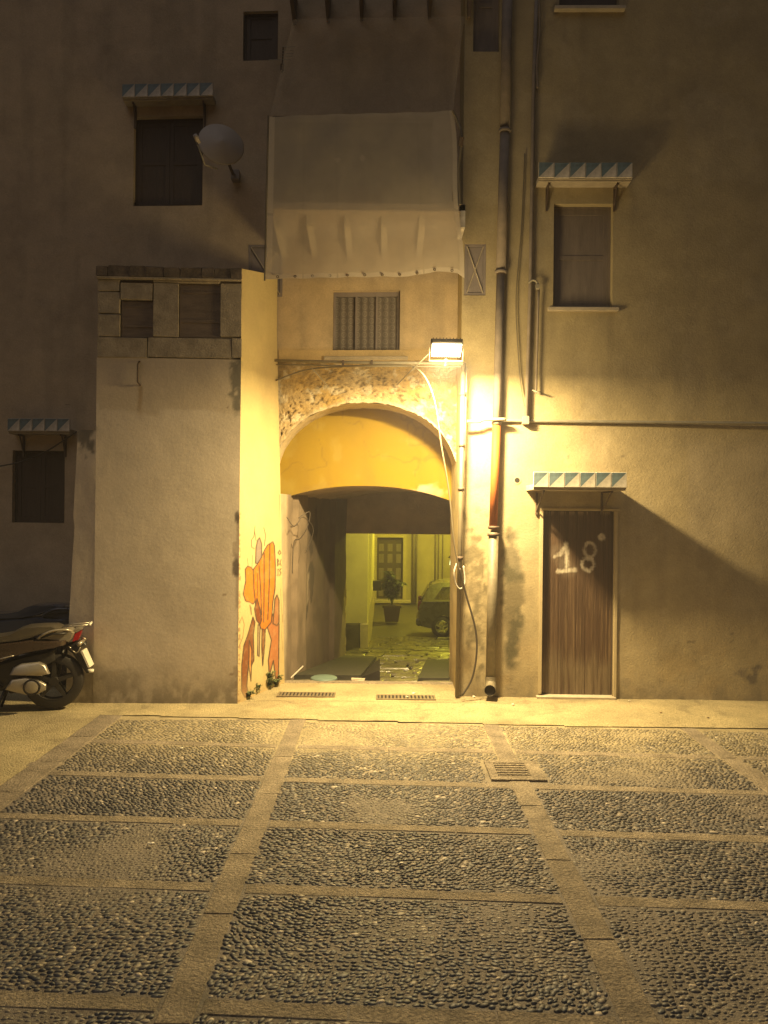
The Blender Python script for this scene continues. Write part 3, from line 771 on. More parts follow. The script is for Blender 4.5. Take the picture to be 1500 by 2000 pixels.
for k in range(nb):
    xa, xb = dr_x0 + wpl * k + .0005, dr_x0 + wpl * (k + 1) - .0005
    if k == 0: xa = dr_x0 + .004
    if k == nb - 1: xb = dr_x1 - .004
    zs = np.linspace(dr_z0 + .004, dr_z1 - .006, 260); xs = np.linspace(xa, xb, 12); gx, gz = np.meshgrid(xs, zs); X = gx.ravel(); Z = gz.ravel()
    e = np.minimum(X - xa, xb - X); D = RW[0] + RW[1] * X + .055 + .002 * (1 - sst(0, .004, e)) + .0009 * (k * 37 % 5)/5 + .002 * (vn(X * 60, Z * 1.5, k) - .5)
    px, py = proj(X, D, Z); g1 = fbm(X * 55, Z * 1.4, 510 + k * 3); g2 = fbm(X * 20, Z * .5, 520)
    tone = [.0, .08, -.05, .06, .0, .12, .05, -.03][k]
    c = np.tile(np.array([.062, .034, .018]) * (1 + tone), (len(X), 1))
    c = over(c, sst(.45, .75, g1) * .35, (.13, .08, .045))
    c = over(c, sst(1120, 1200, py) * sst(.5, .75, g1) * sst(.35, .6, g2) * .6, (.20, .135, .075))
    low = sst(1255 + (g2 - .5) * 120 + (g1 - .5) * 80, 1310, py); c = over(c, low * sst(.3, .6, g1 + .08) * .7, (.17, .13, .08))
    c = over(c, (1 - sst(998, 1010, py)) * .5 * sst(.5, .6, g1), (.35, .25, .15))
    s_ = spray(px, py); c = over(c, s_ * .9, (.62, .56, .46))
    n = len(xs); F = [(j*n+i, j*n+i+1, (j+1)*n+i+1, (j+1)*n+i) for j in range(len(zs)-1) for i in range(n-1)]
    pl_o = mesh('plank', np.stack([X, D, Z], 1), F, M['door'], None, True, None, c); pl_o.parent = door; pl_o.matrix_parent_inverse = Matrix.Identity(4)
def part(o, parent):
    o.parent = parent; o.matrix_parent_inverse = Matrix.Identity(4); return o
# surround: narrow plaster bands, slightly proud; threshold stone
mb = MB(fR)
mb.box(dr_x1 + .001, dr_x1 + .032, -.01, .018, .0, dr_z1 + .002, bev=.003); mb.box(dr_x0 - .035, dr_x0 - .001, -.01, .012, .05, dr_z1 + .002, bev=.003)
mb.box(dr_x0 - .035, dr_x1 + .05, -.01, .014, dr_z1 + .004, dr_z1 + .03, bev=.003)
part(mb.build('surround', M['trim']), door)
part(MB(fR).box(dr_x0 - .06, dr_x1 + .02, -.09, .06, -.03, dr_z0 + .002, bev=.006, j=.002).build('threshold', M['stone']), door)
part(MB(fR).box(dr_x0, dr_x1, -.12, -.095, 0, dr_z1).build('backing', M['void']), door)
part(MB(fR).box(dr_x0 - .005, dr_x0 + .006, -.054, -.03, .05, dr_z1).box(dr_x1 - .006, dr_x1 + .001, -.054, -.03, .05, dr_z1).build('jamb', M['darkwood']), door)

# ---- windows with closed shutters
def window(pl, x0, y0, x1, y1, rv, m, leaves=2, sill=None, frame=None, xbrace=False, off=0.0, label=None):
    r = rect(pl, x0, y0, x1, y1); f = lambda x, y, z: wp(pl, x, z, y)
    fw = .03; d = -rv + .02
    fr = MB(f); fm = frame or m
    fr.box(r[0]+.001, r[1]-.001, -rv - .01, d, r[2]+.001, r[2] + fw).box(r[0]+.001, r[1]-.001, -rv - .01, d, r[3] - fw, r[3]-.001)
    fr.box(r[0]+.001, r[0] + fw, -rv - .01, d, r[2] + fw, r[3] - fw).box(r[1] - fw, r[1]-.001, -rv - .01, d, r[2] + fw, r[3] - fw)
    w = fr.build('window', fm, bld)
    if label: w['label'] = label
    lw = (r[1] - r[0] - 2 * fw) / leaves
    for k in range(leaves):
        a = r[0] + fw + lw * k + .002; b = a + lw - .004; s = MB(f); 
        s.box(a, b, -rv - .012, d - .012, r[2] + fw + .002, r[3] - fw - .002, bev=.003)
        st = min(.05, lw * .18)
        if not xbrace and lw > .15:
            s.box(a, a + st, d - .012, d - .002, r[2] + fw + .002, r[3] - fw - .002, bev=.002).box(b - st, b, d - .012, d - .002, r[2] + fw + .002, r[3] - fw - .002, bev=.002)
            zz = r[2] + fw + .002
            for (q0, q1) in ((0, .06), (.48, .53), (.94, 1)):
                hh = r[3] - r[2] - 2 * fw; s.box(a + st + .0005, b - st - .0005, d - .012, d - .003, zz + hh * q0, zz + hh * q1 - .004, bev=.002)
        s.build('shutter', m, w)
    if xbrace:
        for (a, b) in (((r[0] + fw, r[2] + fw), (r[1] - fw, r[3] - fw)), ((r[1] - fw, r[2] + fw), (r[0] + fw, r[3] - fw))):
            p, q = Vector((a[0], d + .004, a[1])), Vector((b[0], d + .004, b[1]))
            MB(f).tube([p, q], .008, 6).build('brace', M['slab'], w)
    if sill: MB(f).box(r[0] - .06, r[1] + .06, -rv, sill, r[2] - .045, r[2] - .001, bev=.006).build('sill', M['stone'], w)
    return w
window(RW, 1081, 398, 1197, 601, .11, M['darkwood2'], 1, .05, label='tall window with a closed brown shutter under the upper right tiled awning')
window(RW, 1093, -150, 1210, 16, .11, M['darkwood'], 1, .06)
window(RW, 907, 476, 949, 577, .03, M['greyboard'], 1, None, xbrace=True)
window(RW, 925, -95, 976, 101, .09, M['darkwood2'], 1)
window(LW, 475, 22, 543, 118, .07, M['darkwood'], 1)
window(LW, 261, 227, 396, 402, .09, M['darkwood'], 2)
window(LW, 485, 478, 552, 580, .02, M['greyboard'], 1, None, xbrace=True)
window(LW, 24, 880, 126, 1021, .09, M['darkwood'], 2)

# ---- lace-curtained window over the arch
fL = lambda x, y, z: wp(LW, x, z, y)
a, b, c0, d0 = cw; fr = MB(fL); fw = .03; rv = .10
fr.box(a + .002, b - .002, -rv - .02, -rv + .02, c0 + .002, c0 + fw).box(a + .002, b - .002, -rv - .02, -rv + .02, d0 - fw - .02, d0 - .002).box(a + .002, a + fw, -rv - .02, -rv + .02, c0 + fw, d0 - fw - .02).box(b - fw, b - .002, -rv - .02, -rv + .02, c0 + fw, d0 - fw - .02)
win = fr.build('window', M['greyboard'], bld); win['label'] = 'small window with a lace curtain just above the arch'
pw = (b - a - 2 * fw) / 3
for k in (1, 2): MB(fL).box(a + fw + pw * k - .012, a + fw + pw * k + .012, -rv - .02, -rv + .015, c0 + fw, d0 - fw - .02).build('mullion', M['greyboard'], win)
MB(fL).box(a - .10, b + .10, -rv, .055, c0 - .05, c0 - .001, bev=.006).build('sill', M['stone'], win)
xs = np.linspace(a + fw, b - fw, 130); zs = np.linspace(c0 + fw, d0 - fw - .02, 130); gx, gz = np.meshgrid(xs, zs); X = gx.ravel(); Z = gz.ravel()
fold = np.sin(X * 70); D = LW[0] + LW[1] * X + rv + .03 + .006 * fold
u, v = (X - a) / .085, (Z - c0) / .085; uu = u - np.floor(u) - .5; vv = v - np.floor(v) - .5; rr_ = np.hypot(uu, vv)
lace = (1 - sst(.03, .10, abs(rr_ - .33))) * .8 + (1 - sst(.05, .12, rr_)) * .7 + .25 * (np.sin(X * 400) * np.sin(Z * 400) > 0)
lace = lace * (.6 + .4 * vn(X * 60, Z * 60, 4))
c = over(np.tile(np.array([.13, .112, .10]), (len(X), 1)), np.clip(lace, 0, 1) * .6, (.30, .265, .235)); c *= (1 + .25 * fold[:, None])
n = len(xs); F = [(j*n+i, j*n+i+1, (j+1)*n+i+1, (j+1)*n+i) for j in range(len(zs)-1) for i in range(n-1)]
cu = mesh('lace_curtain', np.stack([X, D, Z], 1), F, M['curtain'], None, True, None, c); part(cu, win)
MB(fL).box(a, b, -rv - .2, -rv - .12, c0, d0).build('backing', M['void'], win)

# ---- covered balcony over the arch
BD0 = 8.42
bx0, bx1 = P(532, 412, BD0).x, P(897, 412, BD0).x; bz = P(715, 412, BD0).z; bzt = P(715, 222, BD0).z
bal = MB().box(bx0, XR0 - .004, BD0, 9.33, bz, bz + .09, bev=.01).box(XR0 - .003, bx1, BD0, RW[0] + RW[1] * bx1 - .004, bz + .001, bz + .089).build('balcony', mat('balcony_concrete', (.30, .25, .2), .9, bump=.3), bld)
for k, px in enumerate((548, 610, 681, 751, 822)):
    x = P(px, 425, 8.9).x; mb = MB(); 
    mb.add([(x-.035, 8.55, bz-.002), (x+.035, 8.55, bz-.002), (x+.035, 8.62, bz-.10), (x-.035, 8.62, bz-.10), (x-.035, 9.30, bz-.002), (x+.035, 9.30, bz-.002), (x+.035, 9.30, bz-.22), (x-.035, 9.30, bz-.22)],
           [(0, 1, 2, 3), (4, 7, 6, 5), (0, 4, 5, 1), (3, 2, 6, 7), (0, 3, 7, 4), (1, 5, 6, 2)])
    mb.build('corbel', M['slab'], bal)
# railing behind the sheet
px0, px1 = P(535, 300, 8.46).x, P(842, 300, 8.46).x
for k in range(17):
    x = px0 + (px1 - px0) * k / 16; MB().box(x - .008, x + .008, 8.455, 8.471, bz + .091, bzt - .05).build('baluster', M['iron'], bal)
MB().box(px0 - .02, px1 + .02, 8.45, 8.476, bzt - .049, bzt - .02).build('handrail', M['iron'], bal)
# dark boarded panel hung inside the railing
MB().box(px0, px1, 8.49, 8.51, bz + .092, bzt - .06).build('panel', mat('dark_panel', (.10, .075, .062), .8), bal)
MB().box(-1.0, -.42, 9.24, 9.30, bz + .1, bz + 1.35).build('balcony_door', M['darkwood'], bal)
# brackets of the balcony above (only their feet come into the frame)
bz2 = P(740, -45, 8.9).z
ub = MB().box(P(548, -40, 8.9).x, P(935, -40, 8.9).x, 8.40, RW[0] - .03, bz2, bz2 + .1, bev=.01).build('balcony', M['slab'], bld)
for px, yb in ((573, 46), (640, 42), (706, 38), (771, 36), (839, 35), (908, 34)):
    x = P(px, 20, 9.2).x; d1 = LW[0] + LW[1] * x if px < 890 else RW[0] + RW[1] * x; zb = P(px, yb, d1 - .03).z; mb = MB()
    mb.add([(x-.032, 8.5, bz2-.001), (x+.032, 8.5, bz2-.001), (x-.032, d1+.02, bz2-.001), (x+.032, d1+.02, bz2-.001), (x-.018, d1+.02, zb), (x+.018, d1+.02, zb), (x-.018, d1-.05, zb), (x+.018, d1-.05, zb)],
           [(0, 1, 3, 2), (2, 3, 5, 4), (4, 5, 7, 6), (6, 7, 1, 0), (0, 2, 4, 6), (1, 7, 5, 3)])
    mb.build('corbel', M['board'], ub)

# ---- round vent by the door
v = onw(RW, 1010, 938)
mb = MB(fR); mb.tube([(v[0], .0, v[1]), (v[0], .004, v[1])], .042, 20)
vn_o = mb.build('vent_hole', M['trim'], bld); MB(fR).tube([(v[0], .0, v[1]), (v[0], .0055, v[1])], .03, 20).build('opening', M['void'], vn_o)

# ================================================================== debris net
net = empty('debris_net', (P(715, 540, 8.3).x, 8.3, P(715, 540, 8.3).z), 0, 'wide pale netting sheet hung over the balcony above the arch', 'netting')
def netcloth():
    nu, nv = 150, 130; V = []; T = []
    DN = 8.31
    top = [(526, 228), (700, 222), (838, 219), (886, 216)]; bot = [(519, 545), (700, 541), (800, 540), (850, 530), (893, 533), (906, 543)]
    def lerp(tb, x):
        xs_ = [t[0] for t in tb]; ys_ = [t[1] for t in tb]; return np.interp(x, xs_, ys_)
    for j in range(nv):
        tv_ = j / (nv - 1)
        for i in range(nu):
            u = i / (nu - 1)
            xt = 526 + u * 360; xb = 519 + u * 387
            yt = lerp(top, xt) + .7 * math.sin(u * 31) * (1 - tv_); yb = lerp(bot, xb) + .8 * math.sin(u * 40)
            x = xt + (xb - xt) * tv_ + (2.5 * math.sin(tv_ * 9) if u > .97 else 0); y = yt + (yb - yt) * tv_
            d = DN - .004 * math.sin(u * 13 + tv_ * 5) * (.3 + tv_) - .0012 * math.sin(u * 47 + 7 * tv_) + .03 * (float(vn(u * 6, tv_ * 5, 3)) - .5) - .05 * (tv_ > .6) * (tv_ - .6)
            V.append(P(x, y, d))
            al = .53
            if u < .03: al = .75
            if u > .975: al = .72
            if tv_ > .975: al = .80
            if abs(tv_ - .60) < .006: al = .55
            if abs(tv_ - .77) < .004 and u > .1: al = .52
            for s_ in (.19, .36, .8):
                if abs(u - s_) < .0035: al = .5
            al += .07 * (float(fbm(u * 8, tv_ * 8, 66)) - .5)
            for (cu_, cv_) in ((.37, .28), (.5, .27)):  # two denser spots: small highlights put into the sheet's opacity
                if math.hypot((u - cu_) * 1.2, tv_ - cv_) < .012 * (1 + float(vn(u * 40, tv_ * 40, 3))): al += .12
            T.append((al, al, al))
    F = [(j*nu+i, j*nu+i+1, (j+1)*nu+i+1, (j+1)*nu+i) for j in range(nv-1) for i in range(nu-1)]
    mesh('sheet', V, F, M['net'], net, True, None, np.array(T))
netcloth()
veil = empty('veil_net', tuple(P(715, 120, 8.4)), 0, 'thin see-through veil of netting hanging above the covered balcony up to the brackets', 'netting')
def veilcloth():
    V = []; T = []
    for j in range(40):
        for i in range(60):
            u, t_ = i / 59, j / 39; x = (572 + u * 335) * (1 - t_) + (528 + u * 357) * t_; y = (38 - 6 * u) * (1 - t_) + (227 - 8 * u) * t_
            V.append(P(x, y, 8.36 + .012 * math.sin(u * 11 + t_ * 3))); a_ = .10 + .05 * (float(vn(u * 5, t_ * 4, 8)) - .5) + (.12 if u < .02 or u > .98 else 0); T.append((a_, a_, a_))
    F = [(j*60+i, j*60+i+1, (j+1)*60+i+1, (j+1)*60+i) for j in range(39) for i in range(59)]
    mesh('sheet', V, F, M['net'], veil, True, None, np.array(T))
veilcloth()
for k in range(11):
    u = .06 + k * .088; x = 519 + u * 387; y = np.interp(x, [519, 700, 800, 850, 893, 906], [545, 541, 540, 530, 533, 543]) - 4
    p = P(x, y, 8.285); mb = MB(); n_ = 10
    mb.tube([p + Vector((.012 * math.cos(2*math.pi*q/n_), 0, .012 * math.sin(2*math.pi*q/n_))) for q in range(n_ + 1)], .004, 5)
    mb.build('eyelet', M['iron'], net)
MB().tube([P(524, 226, 8.33), P(517, 548, 8.30)], .010, 8).build('edge_cord', M['cable'], net)
MB().tube(curve_pts([P(884, 216, 8.30), P(893, 235, 8.3), P(902, 262, 8.28), P(899, 300, 8.3), P(896, 330, 8.31), P(899, 400, 8.3)]), .013, 7).build('twisted_edge', M['cable'], net)
MB().tube([P(902, 268, 8.27), P(899, 285, 8.3)], .03, 7).build('knot', M['iron'], net)
t = empty('bracket_end', tuple(P(903, 428, 8.4)), 0, 'short pale bracket end poking out beside the right edge of the netting', 'bracket')
MB().box(-.025, .03, -.02, .35, -.10, .09, bev=.006).build('arm', M['tile_w'], t, local=True)

# ================================================================== BUTTRESS with the graffiti
but = empty('buttress', (-2.5, 8.4, 0), 0, 'massive plastered buttress with stone blocks at its top, left of the arch', 'buttress')
ztop = P(330, 522, 8.27).z; zpl = onw(FB, 330, 700)[1]; XB0 = onw(FB, 188, 800)[0]; XB1 = -1.56
zlow = onw(FB, 160, 838)[1]
def but_col(px, py, X, Z):
    n = fbm(X * 1.3, Z * 1.3, 601); n2 = fbm(X * 6, Z * 6, 602); n3 = fbm(X * 18, Z * 10, 603)
    c = np.tile(np.array([.60, .515, .40]), (len(X), 1))
    up = 1 - sst(0, 6, py - (790 + (px - 190) * .08 + (n2 - .5) * 16 + 8 * np.sign(vn(px / 40, px * 0, 3) - .5)))
    c = over(c, up * .65, (.48, .39, .27)); c = over(c, sst(.5, .75, n) * .4, (.50, .42, .31)); c = over(c, sst(.58, .72, n2) * .25, (.52, .44, .33))
    m = blob(px, py, 462, 730, 16, 75, .7, 15) * sst(.3, .5, n3 + .12); c = over(c, m * .85, (.12, .11, .08))
    m = blob(px, py, 165, 850, 20, 38, .8, 16) * sst(.3, .5, n3 + .15); c = over(c, m * .85, (.10, .09, .07))
    c = over(c, (1 - sst(2, 6, abs(px - 273 - (n2 - .5) * 4))) * sst(752, 760, py) * (1 - sst(785, 825, py)) * .6, (.32, .2, .08))
    # damp foot, darkest low down
    m = sst(1290 + (n2 - .5) * 60, 1375, py) * (.5 + .5 * sst(.3, .6, n3)); c = over(c, m * .75, (.14, .12, .085))
    m = blob(px, py, 215, 1330, 60, 30, .7, 18); c = over(c, m * .4, (.2, .17, .12))
    for (x0, y0, r0) in ((438, 1162, 4), (452, 1316, 3), (330, 795, 1.5), (444, 795, 1.5)): c = over(c, (np.hypot(px - x0, (py - y0) * 1.3) + (n3 - .5) * 3 < r0) * .7, (.2, .13, .08))
    # chipped corner
    m = (px > 462 - 5 * sst(.5, .7, fbm(px * 0, py / 14, 19)) * 1.5) * sst(1000, 1010, py); c = over(c, m * .45, (.22, .15, .09))
    m = blob(px, py, 461, 1108, 8, 24, .5, 22) + blob(px, py, 464, 1010, 5, 14, .6, 23); c = over(c, np.clip(m, 0, 1) * .85, (.07, .05, .04))
    return c
wall_grid('plaster_face', FB, XB0, XB1, -.06, zpl, .02, [], but_col, M['plaster_smooth'], but,
          disp=lambda X, Z: (fbm(X * 1.2, Z * 1.2, 611) - .5) * .012 * sst(0, .15, XB1 - X) + (fbm(X * 8, Z * 8, 612) - .5) * .0015)
# lower, wider shoulder on the left: a leaning face
def shoulder():
    zs = np.arange(-.06, zlow + .001, .03); V = []; C = []; n = 14
    for z in zs:
        px = np.interp(z, [-.1, .9, 1.9, 2.0, 3.1], [128, 134, 143, 140, 149]); x0 = px_to_x = (px - 750) / 1500 * 8.22
        for i in range(n):
            x = x0 + (XB0 - x0) * i / (n - 1); d = FB[0] + FB[1] * x + .02 * (1 - i / (n - 1)) + .012 * (float(fbm(x * 3, z * 2, 4)) - .5)
            V.append((x, d, z))
    V = np.array(V); F = [(j*n+i, j*n+i+1, (j+1)*n+i+1, (j+1)*n+i) for j in range(len(zs)-1) for i in range(n-1)]
    px, py = proj(V[:, 0], V[:, 1], V[:, 2])
    # side and top
    m0 = len(V); L = [j * n for j in range(len(zs))]; VV = V.tolist()
    for j in L: VV.append([VV[j][0], 9.8, VV[j][2]])
    for j in range(len(zs) - 1): F.append((L[j + 1], m0 + j + 1, m0 + j, L[j]))
    VV.append([XB0, 9.8, float(zs[-1])]); F.append(((len(zs)-1)*n, (len(zs)-1)*n+n-1, len(VV)-1, m0+len(zs)-1))
    VA = np.array(VV); px, py = proj(VA[:, 0], VA[:, 1], VA[:, 2])
    mesh('shoulder', VV, F, M['plaster_smooth'], but, False, None, but_col(px, py, VA[:, 0], VA[:, 2]))
shoulder()
# core behind the blocks, left return and top
mb = MB(); mb.box(XB0 + .03, XB1 - .02, 8.315, 9.7, zpl + .01, ztop - .09); mb.box(XB0 + .003, XB0 + .03, 8.30, 9.8, -.06, ztop - .09); mb.build('core', M['block'], but)
# stone blocks round the two blocked openings
fF = lambda x, y, z: wp(FB, x, z, y)
blocks = [(191, 545, 234, 569), (235, 552, 298, 586), (299, 552, 349, 658), (431, 553, 472, 658), (191, 570, 234, 612), (191, 613, 234, 657), (190, 659, 287, 699), (288, 660, 452, 699), (453, 660, 472, 699), (299, 545, 430, 553)]
for (x0, y0, x1, y1) in blocks:
    r = rect(FB, x0, y0, x1, y1); g_ = .003
    MB(fF).box(r[0] + g_, min(r[1] - g_, XB1), -.08, .002 + random.uniform(0, .006), r[2] + g_, r[3] - g_, bev=.006, j=.003).build('stone_block', M['block'], but)
for (x0, y0, x1, y1, lab) in ((236, 588, 299, 658, 'smaller dark boarded opening'), (350, 556, 431, 658, 'larger dark boarded opening')):
    r = rect(FB, x0, y0, x1, y1); b_ = MB(fF).box(r[0], r[1], -.10, -.024, r[2], r[3]).build('boarding', M['board'], but); b_['label'] = lab
    h_ = (r[3] - r[2]); MB(fF).box(r[0] + .002, r[1] - .002, -.0235, -.016, r[2] + h_ * .28, r[2] + h_ * .34).box(r[0] + .002, r[1] - .002, -.0235, -.018, r[3] - h_ * .16, r[3] - h_ * .12).build('batten', M['board'], b_)
x = XB0 - .01; k = 0
r = rect(FB, 190, 521, 472, 545)
while x < XB1 - .02:
    L = random.uniform(.12, .24); x2 = min(x + L, XB1 + .0)
    MB(fF).box(x + .003, x2 - .003, -.9, .02 + random.uniform(0, .015), r[2] + .012, r[3] - random.uniform(0, .015), bev=.008, j=.005).build('cap_brick', M['capbrick'], but); x = x2
MB(fF).box(XB0 - .005, XB1, -.05, .03, r[2] - .012, r[2] + .011, bev=.004, j=.002).build('string_course', M['block'], but)

# graffiti side
GR_OR = (.46, .145, .001); GR_BR = (.16, .042, .006); GR_K = (.06, .035, .02)
def graf_col(px, py, s, Z):
    D_ = s
    n = fbm(s * 5, Z * 5, 701); n2 = fbm(s * 14, Z * 14, 702); n1 = fbm(s * 1.5, Z * .8, 703)
    c = np.tile(np.array([.49, .395, .19]), (len(px), 1))
    c = over(c, sst(.45, .75, n1) * .35, (.46, .34, .17)); c = over(c, sst(.55, .75, n) * .25, (.44, .33, .18))
    def poly(pts, col, a=.95):
        nonlocal c
        c = over(c, inside(px, py, pts) * a, col)
        c = over(c, (1 - sst(.6, 1.7, dist_poly(px, py, pts + [pts[0]]))) * .95, GR_K)
    def line(pts, w=1.1, a=.95, col=GR_K):
        nonlocal c
        c = over(c, (1 - sst(w * .5, w * 1.5, dist_poly(px, py, pts))) * a, col)
    # thin legs and drips
    poly([(494, 1205), (498, 1215), (495, 1240), (496, 1290), (490, 1302), (486, 1290), (482, 1340), (486, 1358), (478, 1362), (472, 1350), (472, 1300), (476, 1262), (484, 1240)], GR_BR)
    poly([(522, 1225), (533, 1200), (541, 1195), (545, 1220), (544, 1330), (538, 1325), (534, 1290), (526, 1320), (524, 1290), (530, 1250)], (.36, .13, .04))
    poly([(512, 1225), (518, 1230), (517, 1260), (513, 1300), (511, 1260)], GR_BR)
    poly([(504, 1220), (508, 1222), (506, 1282), (503, 1280)], (.4, .3, .18))
    poly([(487, 1250), (492, 1270), (490, 1330), (486, 1300)], (.6, .25, .06), .7)
    # grey shape on top
    poly([(499, 1100), (500, 1070), (503, 1055), (507, 1050), (511, 1062), (511, 1085), (508, 1100)], (.19, .15, .15))
    # head
    poly([(479, 1112), (484, 1106), (490, 1108), (494, 1113), (500, 1120), (502, 1150), (498, 1175), (494, 1180), (488, 1176), (480, 1174), (475, 1160), (477, 1150), (480, 1135)], GR_OR)
    # striped body
    poly([(495, 1112), (502, 1103), (510, 1090), (517, 1074), (523, 1064), (527, 1062), (533, 1058), (536, 1066), (538, 1110), (537, 1150), (533, 1175), (530, 1215), (518, 1230), (510, 1228), (505, 1215), (500, 1190), (496, 1150)], GR_OR)
    poly([(497, 1190), (502, 1168), (508, 1190), (511, 1210), (508, 1220), (501, 1212)], GR_BR)
    poly([(537, 1170), (541, 1162), (545, 1172), (545, 1215), (541, 1222), (533, 1218)], (.30, .13, .05))
    line([(506, 1105), (509, 1150), (511, 1200)]); line([(516, 1080), (516, 1140), (515, 1215)]); line([(527, 1064), (526, 1140), (523, 1210)]); line([(503, 1120), (503, 1165)], .7)
    line([(492, 1112), (493, 1085)], .6, .6); line([(485, 1108), (483, 1090)], .6, .6)
    for (x0, y0) in ((487, 1125), (490, 1140), (485, 1150), (492, 1158), (484, 1165)): c = over(c, (np.hypot(px - x0, (py - y0)) < 1.6) * .6, (.45, .16, .02))
    line([(498, 1028), (496, 1048), (491, 1055), (491, 1068), (497, 1072)], .7); line([(515, 1030), (519, 1046), (516, 1066)], .7); line([(497, 1035), (500, 1056)], .6)
    line([(468, 1215), (473, 1205), (477, 1220), (474, 1245), (468, 1260)], .8, .6); line([(488, 1182), (491, 1200), (490, 1186)], 1.2, .7)
    # scribbled tag to the right
    line([(543, 1080), (546, 1075), (549, 1080), (546, 1083), (543, 1080)], 1.0)
    line([(542, 1092), (542, 1105)], .9); line([(542, 1092), (545, 1095), (542, 1098), (546, 1102), (542, 1105)], .8); line([(549, 1093), (547, 1098), (549, 1105)], .8)
    line([(541, 1112), (545, 1112), (543, 1112), (543, 1124), (541, 1124)], .8); line([(549, 1110), (546, 1115), (549, 1119), (546, 1124)], .9)
    # peeling dark streaks by the jamb
    m = blob(px, py, 558, 1115, 5, 30, .9, 44); c = over(c, m * .7, (.2, .12, .06))
    line([(548, 1150), (549, 1180), (552, 1215)], .6, .4); line([(552, 1200), (550, 1240), (552, 1270)], .6, .35)
    m = sst(1310, 1365, py) * .5; c = over(c, m, (.40, .28, .14))
    c = over(c, sst(.60, .72, fbm(D_ * 30, Z * 30, 706)) * .15, (.46, .37, .18)); c = over(c, sst(.5, .75, fbm(D_ * 4, Z * 9, 707)) * .10, (.46, .37, .18))
    m = (px < 468.5 + 3 * fbm(px * 0, py / 5, 45)) * sst(990, 1010, py) * sst(.5, .6, fbm(px / 4, py / 4, 46)); c = over(c, m * .7, (.25, .14, .07))
    return c
def gside():
    nu, nz = 190, 470; U, T = np.meshgrid(np.linspace(0, 1, nu), np.linspace(0, 1, nz)); U = U.ravel(); T = T.ravel()
    zf, zb_ = ztop, P(538, 538, 9.33).z
    Xb = -1.185 + (-1.325 + 1.185) * np.clip(T * 1.15, 0, 1); X = XB1 + (Xb - XB1) * U; D = 8.293 + (9.34 - 8.293) * U; Z = -.06 + (zf + (zb_ - zf) * U + .06) * T
    X = X + (fbm(D * 2, Z * 2, 75) - .5) * .02 * sst(0, .1, U) * sst(0, .1, 1 - U) - .006 * (1 - sst(0, .02, U)) * vn(Z * 30, Z * 0, 4)
    px, py = proj(X, D, Z); F = [(j*nu+i, j*nu+i+1, (j+1)*nu+i+1, (j+1)*nu+i) for j in range(nz-1) for i in range(nu-1)]
    mesh('graffiti_face', np.stack([X, D, Z], 1), F, M['plaster_smooth'], but, True, None, graf_col(px, py, D, Z))
    # sloping lid
    V = [(XB0, 8.35, ztop - .02), (XB1, 8.30, ztop), (-1.325, 9.34, zb_), (XB0, 9.7, zb_)]
    mesh('lid', V, [(0, 1, 2, 3)], M['capbrick'], but)
gside()
# iron hook on the front
a = P(272, 706, 8.2); b = P(269, 712, 8.225); c_ = P(269, 746, 8.225); d_ = P(274, 752, 8.235)
hk = MB().tube([P(274, 706, 8.32), a, b, c_, d_, P(275, 753, 8.32)], .010, 7).build('iron_loop', M['iron'])
tag(hk, 'small rusty iron loop fixed high on the front of the buttress', 'iron loop')

# ================================================================== FLOODLIGHT and its frame
LD = 7.98
lp = P(872, 684, LD)
fl_ = empty('floodlight', tuple(lp), 0, 'lit rectangular floodlight mounted on the pipe frame at the arch corner', 'floodlight')
TL = R(60)
def tilt(x, y, z):   # local: +y' = beam direction ; rotate about X so that it looks out and down
    cy, sy = math.cos(TL), math.sin(TL); return (lp.x + x, lp.y - y * cy + z * sy, lp.z - y * sy - z * cy)
mb = MB(tilt); mb.box(-.165, .165, -.075, 0, -.105, .105, bev=.015); 
for k in range(9): mb.box(-.14 + k * .035 - .004, -.14 + k * .035 + .004, -.10, -.0751, -.08, .08)
mb.build('housing', M['black'], fl_)
MB(tilt).box(-.150, .150, .0005, .006, -.092, .092).build('lens', M['lens'], fl_)
MB().tube([lp + Vector((-.175, .02, .03)), lp + Vector((-.175, .06, -.10)), lp + Vector((.175, .06, -.10)), lp + Vector((.175, .02, .03))], .009, 6).build('bracket', M['galv'], fl_)
MB().tube([lp + Vector((0, .06, -.09)), lp + Vector((0, .16, -.12))], .016, 8).build('clamp', M['galv'], fl_)
al = bpy.data.lights.new('floodlight_beam', 'AREA'); al.shape = 'RECTANGLE'; al.size = .28; al.size_y = .16; al.energy = LAMP_AREA; al.color = LAMP_C
ao = bpy.data.objects.new('floodlight_beam', al); COL.objects.link(ao); ao.parent = fl_
ao.location = (0, -.05, -.125); ao.rotation_euler = (R(1), 0, 0)
pl_ = bpy.data.lights.new('floodlight_spill', 'POINT'); pl_.energy = LAMP_POINT; pl_.color = LAMP_C; pl_.shadow_soft_size = .32
po = bpy.data.objects.new('floodlight_spill', pl_); COL.objects.link(po); po.parent = fl_; po.location = (0, -.14, -.13)

